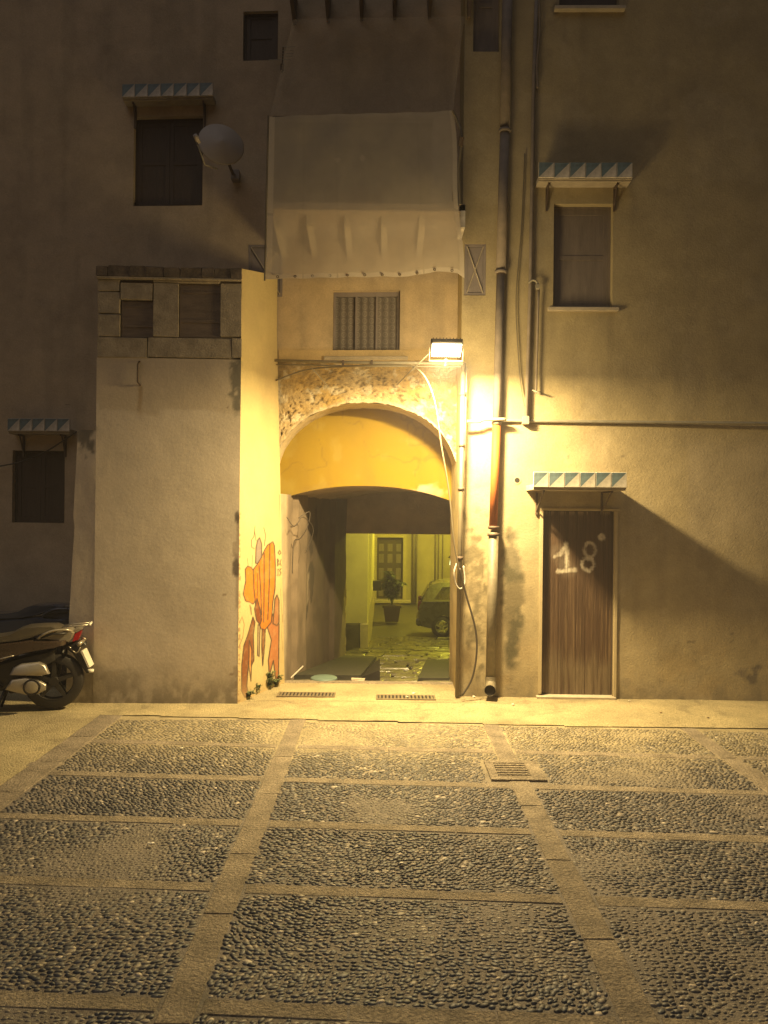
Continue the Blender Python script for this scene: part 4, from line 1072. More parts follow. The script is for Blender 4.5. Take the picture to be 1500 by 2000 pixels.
fr = empty('pipe_frame', tuple(P(905, 1360, 8.6)), 0, 'pale metal post and horizontal bar framing the archway and carrying the floodlight', 'pipe frame')
pt = P(905, 712, 8.22); pbm = P(893, 1362, 8.6)
MB().tube([P(905, 709, 8.52), P(893, 1361, 8.64)], .026, 12).build('post', M['post'], fr, True)
MB().tube([P(911, 716, 8.54), P(906, 900, 8.57), P(897, 1150, 8.62)], .010, 7).build('conduit', M['galv'], fr, True)
MB().tube([P(536, 704, 9.26), P(700, 708, 8.85), P(905, 710, 8.50)], .017, 10).build('crossbar', M['galv'], fr, True)
MB().tube([P(540, 712, 9.26), P(700, 715, 8.86), P(905, 716, 8.52)], .008, 6).build('rod', M['galv'], fr, True)
for y in (770, 870, 955, 1090): p = P(905 - (y - 712) * .0185, y, 8.53 + (y - 712) * .00017); MB().tube([p - Vector((0, 0, .02)), p + Vector((0, 0, .02))], .036, 12).build('clip', M['iron'], fr, True)
for x in (670, 726): p = P(x, 709, 8.85 - (x - 700) * .0017); MB().box(p.x-.012, p.x+.012, p.y-.025, p.y+.025, p.z-.03, p.z+.03).build('clip', M['iron'], fr)
MB().tube([P(838, 690, 8.15), P(805, 722, 8.45), P(775, 752, 9.2)], .008, 6).build('stay_wire', M['galv'], fr, True)
MB().tube([P(608, 718, 9.0), P(642, 756, 9.22)], .005, 6).build('stay_wire', M['galv'], fr, True)
MB().tube(curve_pts([P(892, 1100, 8.5), P(887, 1118, 8.48), P(890, 1140, 8.5), P(899, 1150, 8.52), P(908, 1138, 8.53), P(905, 1105, 8.54)], 5), .009, 6).build('cable_tie', M['tile_w'], fr, True)

def cable(pts, r, m, label, cat='cable', group=None, n=8, name='cable'):
    o = MB().tube(curve_pts(pts, n), r, 7).build(name, M[m] if isinstance(m, str) else m, None, True); tag(o, label, cat, group); return o
cable([P(539, 743, 9.26), P(600, 722, 9.15), P(690, 715, 8.75), P(780, 713, 8.5), P(822, 726, 8.40), P(848, 780, 8.38), P(862, 870, 8.40), P(877, 960, 8.44), P(887, 1060, 8.47), P(898, 1120, 8.5)], .009, 'cable', 'thick pale cable drooping from the crossbar down in front of the arch')
cable([P(898, 1110, 8.49), P(910, 1160, 8.5), P(928, 1225, 8.5), P(931, 1275, 8.5), P(922, 1325, 8.5), P(903, 1358, 8.48)], .011, 'cable_d', 'dark cable looping down from the post to the pavement')
cable([P(583, 1012, 9.7), P(605, 1000, 9.8), P(600, 1030, 9.8), P(586, 1052, 9.8), P(574, 1060, 9.8), P(571, 1120, 9.75)], .006, 'cable_d', 'thin wires sagging along the left wall inside the passage')
cable([P(560, 1010, 9.5), P(575, 1028, 9.55), P(592, 1010, 9.65), P(612, 1035, 9.9), P(597, 1080, 9.9)], .005, 'cable_d', 'thin looped wire hanging under the vault edge at the left')

# conduits on the right wall
cable([P(912, 823, 8.58), P(935, 824, 8.6), P(945, 820, 8.6), P(987, 819, 8.58), P(1010, 822, RW[0]-.06), P(1500, 827, RW[0]-.15), P(1580, 828, RW[0]-.16)], .018, 'galv', 'long horizontal pipe running right along the wall from the post', 'pipe', name='wall_pipe')
q = empty('gas_pipe', wp(RW, onw(RW, 1028, 820)[0], 3.1, .03), 0, 'thin dark vertical pipe to the right of the thick downpipe', 'pipe')
MB().tube([P(1049, -40, 8.67), P(1042, 175, 8.67), P(1036, 550, 8.67), P(1028, 820, 8.67)], .022, 9).build('tube', M['pipe'], q, True)
MB().box(*[v for v in (P(1022, 820, 8.6).x, P(1034, 820, 8.6).x, 8.62, 8.70, P(1028, 828, 8.6).z, P(1028, 812, 8.6).z)], bev=.005).build('joint', M['galv'], q)
cable([P(1052, -30, 8.66), P(1054, 60, 8.66), P(1049, 120, 8.66), P(1050, 172, 8.66)], .010, 'pipe', 'short thin pipe beside the vertical pipe at the top of the frame', 'pipe', name='thin_pipe')
q = empty('valve_pipe', wp(RW, onw(RW, 1048, 770)[0], 3.4, .05), 0, 'thin galvanised pipe with a valve at its top, hanging beside the vertical pipe', 'pipe')
MB().tube(curve_pts([P(1032, 553, 8.65), P(1042, 547, 8.63), P(1051, 555, 8.63), P(1052, 566, 8.63)], 5), .011, 8).build('elbow', M['galv'], q, True)
MB().box(*(lambda p: (p.x-.02, p.x+.02, p.y-.02, p.y+.02, p.z-.03, p.z+.03))(P(1050, 560, 8.62)), bev=.006).build('valve', M['galv'], q)
MB().tube([P(1052, 565, 8.64), P(1051, 600, 8.65), P(1047, 768, 8.66)], .013, 8).build('tube', M['pipe'], q, True)
MB().tube([P(1040, 762, 8.66), P(1056, 768, 8.62)], .010, 7).build('tee', M['galv'], q, True)
cable([P(1025, 300, 8.69), P(1018, 450, 8.69), P(1008, 580, 8.68), P(1012, 690, 8.68), P(1018, 760, 8.68), P(1027, 806, 8.67)], .007, 'cable', 'thin pale cable bowing between the downpipe and the thin vertical pipe')

# thick downpipe
dp = empty('downpipe', tuple(P(962, 1350, 8.62)), 0, 'thick rainwater downpipe with an orange middle section, between arch and door', 'drainpipe')
def seg(x0, y0, x1, y1, r, m, d=8.655): return MB().tube([P(x0, y0, d), P(x1, y1, d)], r, 16).build('pipe_section', M[m], dp, True)
seg(992, -60, 986, 258, .058, 'pipe'); seg(986, 258, 978, 532, .055, 'pipe'); seg(978, 532, 970, 830, .047, 'pipe')
o_ = seg(970, 826, 963, 1034, .047, 'pipe_o'); o_['label'] = 'orange plastic section'
seg(964, 1040, 958, 1330, .056, 'pipe_g', 8.65)
for (x, y, r_) in ((986, 256, .070), (978, 531, .067), (970, 826, .056), (964, 1030, .064), (963.5, 1044, .068)):
    p = P(x, y, 8.65); MB().tube([p - Vector((0, 0, .016)), p + Vector((0, 0, .016))], r_, 16).build('collar', M['pipe' if y < 900 else 'iron'], dp, True)
MB().tube(curve_pts([P(958, 1322, 8.65), P(958, 1335, 8.63), P(958, 1345, 8.56), P(957, 1349, 8.49)], 5), [.062] * 16, 16, caps=False).build('elbow', M['pipe_g'], dp, True)
MB().tube([P(957, 1348, 8.53), P(957, 1348, 8.515)], .057, 16).build('mouth', M['void'], dp)

# cables on the dark left wall
cable([P(-40, 789, 9.6), P(80, 790, 9.55), P(186, 790, 9.5)], .013, 'cable_d', 'straight dark cable running across the dark wall left of the buttress')
cable([P(-30, 915, 9.5), P(24, 906, 9.5), P(60, 895, 9.5), P(95, 879, 9.45), P(150, 843, 9.4)], .009, 'cable_d', 'slack dark cable crossing the lower left window')

# satellite dish
def dish():
    c = P(433, 277, 8.75); o = empty('satellite_dish', tuple(c), 0, 'round pale satellite dish mounted right of the upper left window', 'satellite dish')
    mb = MB(); prof = [(.0001, .0)] + [(.255 * t / 8, -.05 * (t / 8) ** 2) for t in range(1, 9)] + [(.262, -.045), (.25, -.035), (.0001, .02)]
    mb.lathe(prof, seg=36); Rm = Matrix.Translation(c) @ Matrix.Rotation(R(20), 4, 'Z') @ Matrix.Rotation(R(78), 4, 'X') 
    mb.V = [Rm @ v for v in mb.V]; mb.build('reflector', M['dish'], o, True)
    MB().tube([P(425, 330, 8.72), P(400, 322, 8.35), P(381, 268, 8.30)], .009, 6).build('feed_arm', M['galv'], o, True)
    MB().tube([P(388, 278, 8.33), P(381, 264, 8.25)], .026, 8).build('feed_horn', M['dish'], o, True)
    MB().tube([c + Vector((.0, .06, -.05)), P(455, 340, 9.2), P(462, 344, 9.45)], .018, 8).build('mast', M['iron'], o, True)
dish()
p = P(461, 345, 9.35); t = MB().box(p.x-.05, p.x+.05, 9.28, 9.42, p.z-.06, p.z+.06, bev=.008).build('junction_box', M['greyboard']); tag(t, 'small square box on the wall below the satellite dish', 'junction box')
# tv antenna
o = empty('tv_antenna', tuple(P(553, 140, 9.1)), 0, 'small comb-shaped aerial with short bars beside the top left window', 'aerial')
MB().tube([P(551, 142, 9.15), P(553, 92, 9.05)], .008, 6).build('mast', M['iron'], o)
for k, (x0, x1, y) in enumerate(((551, 576, 91), (549, 573, 98), (547, 574, 104), (546, 571, 110), (525, 568, 116))): MB().tube([P(x0, y + 1, 9.05), P(x1, y, 9.0)], .004, 5).build('bar', M['galv'], o)
MB().tube([P(551, 125, 9.10), P(551, 138, 9.12)], .022, 6).build('clamp', M['iron'], o)

# ================================================================== things in the passage and the yard
def zat(D): return float(ramp(np.array([D]))[0])
# slabs on both sides, floor shade put in as near-black colour
p1 = MB()
V = [(-1.12, 9.75, zat(9.75)), (-.28, 9.75, zat(9.75)), (-.10, 13.0, zat(13.0)), (-.66, 13.1, zat(13.1))]
p1.add([(x, y, z - .03) for x, y, z in V] + [(x, y, z + .05) for x, y, z in V], [(4, 5, 6, 7), (0, 1, 5, 4), (1, 2, 6, 5), (3, 0, 4, 7), (2, 3, 7, 6)])
tag(p1.build('raised_slab', M['slabdark']), 'low concrete slab along the left side of the passage floor, darkened to stand for shade', 'slab')
p1 = MB(); V = [(.45, 9.65, zat(9.65)), (.84, 9.65, zat(9.65)), (1.22, 12.6, zat(12.6)), (.72, 12.6, zat(12.6))]
p1.add([(x, y, z - .03) for x, y, z in V] + [(x, y, z + .035) for x, y, z in V], [(4, 5, 6, 7), (0, 1, 5, 4), (1, 2, 6, 5), (3, 0, 4, 7), (2, 3, 7, 6)])
tag(p1.build('floor_shade_plate', M['slabdark']), 'dark plate put in for the shaded right side of the passage floor', 'plate')
wd = MB(); a = P(703, 1334, 9.62); b = P(742, 1333, 9.62); c_ = P(739, 1289, 10.2)
wd.add([(a.x, 9.62, -.02), (b.x, 9.62, -.02), (c_.x + .02, 10.5, -.14), (c_.x - .10, 10.5, -.14), (a.x + .02, 9.62, .02), (b.x, 9.62, .11), (c_.x + .02, 10.45, .10), (c_.x - .08, 10.45, .02)], [(0, 1, 5, 4), (4, 5, 6, 7), (1, 2, 6, 5), (2, 3, 7, 6), (3, 0, 4, 7)])
tag(wd.build('ramp_wedge', M['black']), 'black wedge-shaped ramp on the passage floor beside the left slab', 'wedge')
p = P(632, 1336, 9.52); mb = MB(); mb.lathe([(.0001, .03), (.15, .03), (.165, .022), (.17, 0), (.155, .0)], (p.x, 9.56, .0), seg=28); tag(mb.build('plastic_lid', M['lid'], None, True), 'pale turquoise round plastic lid lying at the passage entrance', 'lid')
tag(MB().tube([P(568, 1324, 9.45), P(592, 1301, 9.6)], .009, 6).build('stick', M['tile_w']), 'thin pale stick leaning by the left jamb of the passage', 'stick')
mb = MB(); a = P(686, 1350, 9.4); mb.box(a.x, a.x + .16, 9.44, 9.50, .012, .03, j=.01); tag(mb.build('wood_scrap', M['stone']), 'flat pale scrap of wood at the middle of the threshold', 'scrap')

# yard walls
yard = empty('courtyard_building', (2, 29, ZR), 0, 'yellowish courtyard building with a panelled door seen through the passage', 'building')
def ycol(px, py, X, Z):
    n = fbm(X * 1.2, Z * 1.2, 801); c = np.tile(np.array([.40, .34, .2]), (len(X), 1)); c = over(c, sst(.45, .7, n) * .5, (.30, .25, .14))
    c = over(c, sst(1135, 1145, py) * .35, (.30, .28, .2)); return over(c, sst(.5, .7, fbm(X * 5, Z * .6, 803)) * .35, (.24, .2, .12))
dh = rect(BW, 736, 1050, 787, 1173); dhole = (dh[0], dh[1], ZR - .02 + .12, dh[3], .25)
wall_grid('wall', BW, -1.2, 9, ZR - .05, 6.5, .12, [dhole], ycol, M['yardwall'], yard)
fY = lambda x, y, z: wp(BW, x, z, y)
yd = MB(fY).box(dh[0], dh[1], -.24, -.18, ZR + .1, dh[3]).build('door', M['darkwood'], yard)
cw_ = (dh[1] - dh[0]) / 3
for i in range(3):
    for (za, zb_) in ((.78, .90), (.60, .74), (.34, .52), (.08, .28)):
        hh = dh[3] - ZR; MB(fY).box(dh[0] + cw_ * i + .07, dh[0] + cw_ * (i + 1) - .07, -.179, -.155, ZR + hh * za, ZR + hh * zb_, bev=.02).build('panel', M['darkwood2'], yd)
MB(fY).box(dh[0] - .12, dh[0] - .001, -.02, .05, ZR, dh[3] + .12, bev=.01).box(dh[1] + .001, dh[1] + .12, -.02, .05, ZR, dh[3] + .12, bev=.01).box(dh[0] - .001, dh[1] + .001, -.02, .05, dh[3] + .001, dh[3] + .12, bev=.01).build('door_frame', M['yardwall'], yard, col=(.42, .36, .2))
MB(fY).box(dh[0] - .3, dh[1] + .3, .0, .35, ZR - .02, ZR + .1, bev=.02).build('step', M['stone'], yard)
for px, r_, mm in ((808, .07, 'pipe'), (813, .03, 'pipe'), (850, .03, 'pipe'), (856, .022, 'pipe'), (864, .02, 'pipe')):
    x = onw(BW, px, 1100)[0]; o = MB().tube([(x, 28.9, ZR), (x, 28.9, 5)], r_, 8).build('drainpipe' if r_ > .05 else 'conduit', M[mm], None, True)
    tag(o, {808: 'thick dark drainpipe on the courtyard wall right of the panelled door', 813: 'thin pipe hugging the thick drainpipe in the courtyard'}.get(px, {850: 'thin conduit on the courtyard wall above the car, leftmost and thickest of three', 856: 'middle of three thin conduits on the courtyard wall above the car', 864: 'thinnest, rightmost of three conduits on the courtyard wall above the car'}.get(px)), 'pipe', None if px in (808, 813) else 'conduits above the parked car')
# white corner block nearer on the left
x0, x1 = -2.4, P(718, 1150, 16).x
gz = zat(16)
cb = empty('corner_wall', (x1, 16, gz), 0, 'pale lime-washed wall corner with a rough stone foot beyond the passage', 'wall')
zbm = P(695, 1217, 16).z
MB().box(x0, x1, 16, 29, zbm, 6).build('rendered_wall', M['yardwall'], cb, col=(.52, .47, .30))
bxs = [(x0, P(703, 1230, 15.97).x), (P(703, 1230, 15.97).x + .01, x1 + .02)]
for i, (a_, b_) in enumerate(bxs): MB().box(a_, b_, 15.93, 16.6 + i * .1, gz - .15, zbm - .004, bev=.02, j=.01).build('foot_stone', M['yardfloor' if i == 0 else 'stone'], cb)
MB().box(x0, x1 + .01, 16.75, 29, -1.6, zbm - .004).build('foot', M['stone'], cb)
# letter box
p = P(727, 1140, 24); tag(MB().box(p.x - .10, p.x + .28, 23.8, 24.1, p.z - .2, p.z + .1, bev=.02).build('letter_box', M['black']), 'dark box fixed to the courtyard wall left of the panelled door', 'box')

# potted plant
pc = P(765, 1213, 23.9); pot = empty('potted_plant', (pc.x, 23.9, ZR), 0, 'leafy plant in a dark square pot standing in the courtyard', 'plant')
mb = MB()
def frus(mb, x, y, z0, z1, a0, a1, mi=0):
    mb.add([(x-a0, y-a0, z0), (x+a0, y-a0, z0), (x+a0, y+a0, z0), (x-a0, y+a0, z0), (x-a1, y-a1, z1), (x+a1, y-a1, z1), (x+a1, y+a1, z1), (x-a1, y+a1, z1)], [(3, 2, 1, 0), (4, 5, 6, 7), (0, 1, 5, 4), (1, 2, 6, 5), (2, 3, 7, 6), (3, 0, 4, 7)], mi)
frus(mb, pc.x, 23.9, ZR, ZR + .44, .20, .26); frus(mb, pc.x, 23.9, ZR + .44, ZR + .50, .29, .29); mb.build('pot', M['pot'], pot)
mb = MB(); lv = MB()
for k in range(26):
    a = random.uniform(0, 6.28); h = random.uniform(.35, 1.0) * (1 if k % 3 else 1.1); rr2 = random.uniform(.06, .34); base = Vector((pc.x, 23.9, ZR + .48)); tip = base + Vector((rr2 * math.cos(a), rr2 * math.sin(a), h)); mid = (base + tip) / 2 + Vector((0, 0, .15))
    ps = curve_pts([base, mid, tip], 4); mb.tube(ps, .008, 4)
    for q_ in range(3, len(ps)):
        for s_ in range(4):
            aa = random.uniform(0, 6.28); L = random.uniform(.14, .30); dv = Vector((math.cos(aa), math.sin(aa), random.uniform(-.5, .5))).normalized(); sd = dv.cross(Vector((0, 0, 1))).normalized() * L * .2
            p = ps[q_]; lv.add([p, p + dv * L * .5 + sd, p + dv * L - Vector((0, 0, .05)), p + dv * L * .5 - sd], [(0, 1, 2, 3)])
mb.build('stem', M['leaf'], pot); lo = lv.build('foliage', M['leaf'], pot); lo['kind'] = 'stuff'

# lantern on a dark post
lc = P(883, 1096, 20.5)
ln = empty('lantern_post', (lc.x + .06, 20.5, ZR), 0, 'dark slim post with a small lit lantern behind the parked car', 'lantern')
MB().tube([(lc.x + .05, 20.62, ZR), (lc.x + .05, 20.62, lc.z + .35)], .05, 8).build('post', M['black'], ln, True)
MB().tube([(lc.x, 20.5, lc.z - .10), (lc.x, 20.5, lc.z + .08)], [.07, .05], 10).build('lamp_glass', emis('lantern_glow', (.9, 1, .45), 3.0), ln)
MB().tube([(lc.x, 20.5, lc.z + .085), (lc.x, 20.5, lc.z + .2)], [.12, .02], 10).build('lamp_cap', M['black'], ln)

# ---- hatchback in the yard
def wheel(parent, x, y, z, r, w, rimM, spokes=5, wide=.62):
    mb = MB(); mb.lathe([(r * wide, -w/2), (r * .93, -w/2), (r, -w*.32), (r, w*.32), (r * .93, w/2), (r * wide, w/2)], (x, y, z), 'y', 32); wo = mb.build('wheel', M['rubber'], parent, True, True)
    s = MB(); rr3 = r * wide * 1.02; s.lathe([(rr3, -w*.46), (rr3 * .93, -w*.49), (rr3 * .90, -w*.40), (rr3 * .90, w*.40), (rr3 * .93, w*.49), (rr3, w*.46)], (x, y, z), 'y', 32)
    for k in range(spokes):
        a = 2 * math.pi * k / spokes + .3; c, sn = math.cos(a), math.sin(a); hw = r * .055
        pts = []
        for (rad, hw2) in ((r * .10, hw * 1.6), (rr3 * .93, hw)):
            for sg in (-1, 1): pts.append((x + rad * c - sg * hw2 * sn, z + rad * sn + sg * hw2 * c))
        for yy0, yy1 in ((-w*.47, -w*.25), (w*.25, w*.47)):
            s.add([(pts[i][0], yy_, pts[i][1]) for yy_ in (y + yy0, y + yy1) for i in (0, 2, 3, 1)], [(0, 1, 2, 3), (7, 6, 5, 4), (0, 4, 5, 1), (1, 5, 6, 2), (2, 6, 7, 3), (3, 7, 4, 0)])
    s.lathe([(.001, -w*.5), (r*.16, -w*.5), (r*.18, -w*.42), (r*.18, w*.42), (r*.16, w*.5), (.001, w*.5)], (x, y, z), 'y', 16)
    ro = s.build('rim', M[rimM], None, False); ro.parent = wo; return wo
def hatchback(loc, rz, paint, label):
    o = empty('parked_car', loc, rz, label, 'car')
    # side outline, x = 0 at the tail, nose at +3.7
    low = [(0.02, .42), (0.0, .62), (.04, .86), (.10, .95), (1.2, 1.0), (2.5, .97), (3.3, .88), (3.62, .70), (3.68, .45), (3.6, .25), (3.3, .22), (3.28, .40), (3.15, .55), (2.95, .62), (2.75, .55), (2.62, .40), (2.6, .22), (.98, .20), (.96, .38), (.85, .55), (.66, .62), (.47, .55), (.34, .38), (.32, .25), (.08, .30)]
    b = MB(); b.pillow(low, [(-.79, .97), (-.74, 1.0), (.74, 1.0), (.79, .97)]); shade_sm(b.build('body', M[paint], o, False, True), 30)
    roof = [(.10, .96), (.20, 1.20), (.34, 1.40), (.55, 1.47), (1.2, 1.50), (1.8, 1.46), (2.1, 1.36), (2.75, .96)]
    g = MB(); g.pillow(roof, [(-.73, 1.0), (-.62, .93), (.62, .93), (.73, 1.0)]); 
    # glasshouse narrows upwards
    g.V = [Vector((v.x, v.y * (1 - .16 * max(0, v.z - .95) / .5), v.z)) for v in g.V]
    g.build('cabin', M[paint], o, False, True)
    for sg in (-1, 1):
        f = lambda x, z, e=.0: (x, sg * (.735 * (1 - .16 * (z - .95) / .5) + .004 + e), z)
        MB().add([f(.42, 1.03), f(1.18, 1.02), f(1.18, 1.38), f(.66, 1.36)], [(0, 1, 2, 3)]).build('side_window', M['carglass'], o, False, True); MB().add([f(1.26, 1.02), f(2.5, 1.0), f(1.98, 1.33), f(1.26, 1.38)], [(0, 1, 2, 3)]).build('side_window', M['carglass'], o, False, True)
    rwn = MB(); rwn.box(.10, .135, -.55, .55, 1.0, 1.32); rwn.V = [Vector((v.x - .02 + (v.z - 1.0) * .55, v.y, v.z)) for v in rwn.V]; rwn.build('rear_window', M['carglass'], o, False, True)
    for sg in (-1, 1):
        MB().box(-.01, .10, sg * .62 - .09, sg * .62 + .09,   .72, .98, bev=.03).build('tail_light', M['dimred'], o, False, True)
    MB().box(-.05, .12, -.76, .76, .30, .52, bev=.05).build('bumper', M[paint], o, False, True)
    MB().box(1.0, 2.58, -.80, -.77, .24, .32, bev=.01).build('sill_trim', M['black'], o, False, True)
    mr_ = MB().box(1.25, 1.32, -.80, -.795, .3, .95); 
    MB().box(1.35, 1.50, -.81, -.785, .82, .85, bev=.005).build('door_handle', M['rim'], o, False, True)
    for x in (.65, 2.95):
        for y in (-.70, .70): wheel(o, x, y, .29, .29, .19, 'rim')
    return o
cc = P(818, 1237, 21.3)
hatchback((P(819, 1200, 20.9).x, 21.6, ZR), R(-3), 'car', 'small dark olive hatchback parked in the courtyard, rear end in view')

# ================================================================== scooter
def scooter(loc, rz, paint, seatm, trim, label, group=None, back=False):
    o = empty('motor_scooter', loc, rz, label, 'scooter', group)
    K = 187.5
    def q(px, py): return ((px - 105) / K, (1387 - py) / K)
    def pf(pts): return [q(*p) for p in pts]
    wheel(o, 0, 0, .30, .288, .12, 'black', 5, .70)
    wheel(o, -1.32, 0, .30, .288, .10, 'black', 5, .70)
    def pil(name, pts, w, m, y0=0, ks=(.86, .96, 1, .96, .86), sm=True, ang=50):
        b = MB(); b.pillow(pf(pts), [(y0 - w, ks[0]), (y0 - w * .8, ks[1]), (y0, ks[2]), (y0 + w * .8, ks[3]), (y0 + w, ks[4])]); ob = b.build(name, M[m], o, sm, True)
        shade_sm(ob, ang); return ob
    pil('seat', [(-70, 1244), (-20, 1242), (5, 1240), (28, 1236), (44, 1227), (60, 1222), (90, 1220.5), (112, 1221), (122, 1225), (118, 1232), (88, 1236), (70, 1243), (40, 1249), (0, 1252), (-70, 1256)], .15, seatm)
    pil('side_panel', [(-90, 1262), (0, 1252), (40, 1249), (72, 1246), (100, 1249), (132, 1249), (130, 1258), (118, 1262), (90, 1265), (62, 1270), (30, 1279), (0, 1294), (-40, 1306), (-90, 1312)], .17, paint)
    pil('tail_fairing', [(74, 1247), (82, 1238), (98, 1231), (116, 1227.5), (136, 1229), (145, 1236), (141, 1246), (134, 1254), (112, 1250), (92, 1247)], .125, trim)
    for sg in (-1, 1):
        t = MB().tube(curve_pts([(q(78, 1245)[0], sg * .14, q(78, 1245)[1]), (q(88, 1237)[0], sg * .165, q(88, 1237)[1]), (q(105, 1230)[0], sg * .165, q(105, 1230)[1]), (q(126, 1229)[0], sg * .15, q(126, 1229)[1]), (q(139, 1233)[0], sg * .10, q(139, 1233)[1])], 4), .012, 7); t.build('grab_rail', M[trim], o, True, True)
        MB().tube([(q(84, 1244)[0], sg * .15, q(84, 1243)[1]), (q(105, 1236)[0], sg * .16, q(105, 1236)[1]), (q(130, 1236)[0], sg * .14, q(130, 1236)[1])], .012, 6).build('inset', M['black'], o, True, True)
        MB().tube([(q(118, 1226)[0], sg * .08, q(118, 1226)[1]), (q(170, 1222)[0], sg * .08, q(170, 1222)[1])], .008, 6).build('rack_rail', M['sc_silver'], o, True, True)
        MB().tube([(q(158, 1254)[0], sg * .05, q(158, 1254)[1]), (q(152, 1257)[0], sg * .18, q(152, 1257)[1])], [.018, .022], 8).build('indicator', M['sc_cream'], o, True, True)
        MB().tube([(q(0, 1262)[0] , sg*.175, q(0, 1283)[1]), (q(38, 1270)[0], sg*.176, q(38, 1274)[1])], .006, 6).build('side_badge', M['sc_silver'], o, True, True)
    MB().tube([(q(170, 1222)[0], -.09, q(170, 1222)[1]), (q(170, 1222)[0], .09, q(170, 1222)[1])], .013, 7).build('rack_bar', M['plate'], o, True, True)
    pil('tail_light', [(143, 1238), (157, 1230), (154, 1240), (149, 1252), (138, 1255)], .10, 'red')
    pil('light_hood', [(138, 1233), (150, 1228), (158, 1230), (146, 1237)], .10, 'sc_cream')
    # rear mudguard and number plate
    pts = [(118, 1262), (132, 1258), (148, 1254), (160, 1255), (164, 1260), (152, 1262), (147, 1276), (156, 1290), (163, 1305), (170, 1318), (165, 1320), (152, 1300), (138, 1278), (126, 1268)]
    pil('mudguard', pts, .06, 'black')
    MB().tube(curve_pts([(q(131, 1263)[0], -.065, q(131, 1262)[1]), (q(145, 1277)[0], -.065, q(145, 1277)[1]), (q(153, 1266)[0], -.065, q(153, 1266)[1])], 3), .007, 6).build('plate_stay', M['sc_cream'], o, True, True)
    a, b = q(156, 1273), q(170, 1306)
    mb = MB(); mb.add([(a[0] - .012, -.088, a[1]), (a[0] + .012, .088, a[1]), (b[0] + .012, .088, b[1]), (b[0] - .012, -.088, b[1]), (a[0] + .006, -.090, a[1] + .004), (a[0] + .03, .086, a[1] + .004), (b[0] + .03, .086, b[1] + .004), (b[0] + .006, -.090, b[1] + .004)], [(0, 1, 2, 3), (7, 6, 5, 4), (0, 4, 5, 1), (1, 5, 6, 2), (2, 6, 7, 3), (3, 7, 4, 0)])
    mb.build('number_plate', M['plate'], o, False, True)
    MB().box(q(165, 0)[0], q(177, 0)[0], -.03, .03, q(0, 1318)[1], q(0, 1312)[1], bev=.008).build('reflector', M['plate'], o, True, True)
    # engine, airbox, swing arm
    pil('engine_cover', [(22, 1338), (34, 1320), (58, 1317), (80, 1322), (95, 1332), (94, 1343), (80, 1350), (60, 1350), (40, 1344)], .035, 'sc_silver', y0=-.145)
    pil('air_box', [(30, 1311), (36, 1298), (50, 1291), (82, 1289), (94, 1296), (101, 1312), (84, 1315), (55, 1313)], .045, 'sc_silver' if not back else 'black', y0=-.14)
    b_ = MB(); cx, cz = q(70, 1335); b_.lathe([(.001, -.195), (.055, -.195), (.068, -.188), (.072, -.17)], (cx, 0, cz), 'y', 24); b_.build('clutch_cover', M['sc_cream'], o, True, True)
    b_ = MB(); b_.lathe([(.070, -.192), (.078, -.196), (.084, -.186), (.084, -.17)], (cx, 0, cz), 'y', 24); b_.build('clutch_ring', M['black'], o, True, True)
    MB().tube([(q(96, 1338)[0], .10, q(0, 1338)[1]), (q(20, 1345)[0], .16, q(0, 1350)[1])], .05, 10).build('exhaust', M['iron'], o, True, True)
    MB().tube([(q(118, 1264)[0], .13, q(0, 1264)[1]), (q(108, 1328)[0], .12, q(0, 1328)[1])], .022, 8).build('shock_absorber', M['black'], o, True, True)
    pil('engine_block', [(-20, 1300), (30, 1285), (70, 1275), (108, 1268), (110, 1290), (70, 1312), (40, 1330), (20, 1345), (-20, 1345)], .10, 'black')
    MB().tube([(q(20, 1345)[0], -.1, q(0, 1342)[1]), (q(5, 1380)[0], -.16, .015)], .014, 6).build('stand', M['black'], o, True, True)
    MB().tube([(q(20, 1345)[0], .1, q(0, 1342)[1]), (q(5, 1380)[0], .16, .015)], .014, 6).build('stand', M['black'], o, True, True)
    # floorboard, leg shield, handlebar, front
    pil('floorboard', [(-90, 1300), (-10, 1300), (20, 1335), (-5, 1348), (-90, 1345)], .16, paint)
    pil('leg_shield', [(-82, 1345), (-78, 1300), (-92, 1230), (-105, 1195), (-120, 1190), (-135, 1215), (-125, 1290), (-105, 1340)], .19, paint)
    pil('front_mudguard', [(-190, 1335), (-182, 1290), (-160, 1270), (-125, 1272), (-105, 1300), (-118, 1296), (-140, 1284), (-165, 1292), (-180, 1320)], .07, paint)
    for sg in (-1, 1): MB().tube([(q(-108, 0)[0], sg * .08, q(0, 1200)[1]), (-1.32, sg * .08, .30)], .018, 8).build('fork', M['sc_silver'], o, True, True)
    MB().tube(curve_pts([(-1.08, -.34, .98), (-1.10, -.15, 1.06), (-1.12, 0, 1.05), (-1.10, .15, 1.06), (-1.08, .34, .98)], 4), .016, 8).build('handlebar', M['black'], o, True, True)
    pil('headlight', [(-112, 1196), (-106, 1180), (-118, 1172), (-134, 1180), (-134, 1196)], .11, paint)
    return o
sp_ = G(106, 1386)
scooter((sp_.x, 7.98, 0.006), R(15), 'sc_dark', 'sc_seat', 'sc_cream', 'dark brown motor scooter parked in front of the buttress, rear wheel showing')
s2 = scooter((-3.78, 9.02, 0.006), R(-2), 'sc_blue', 'sc_blue', 'sc_blue', 'dark blue scooter half hidden behind the nearer brown one, against the dark wall', back=True)
s2.scale = (1.09, 1.0, 1.10)

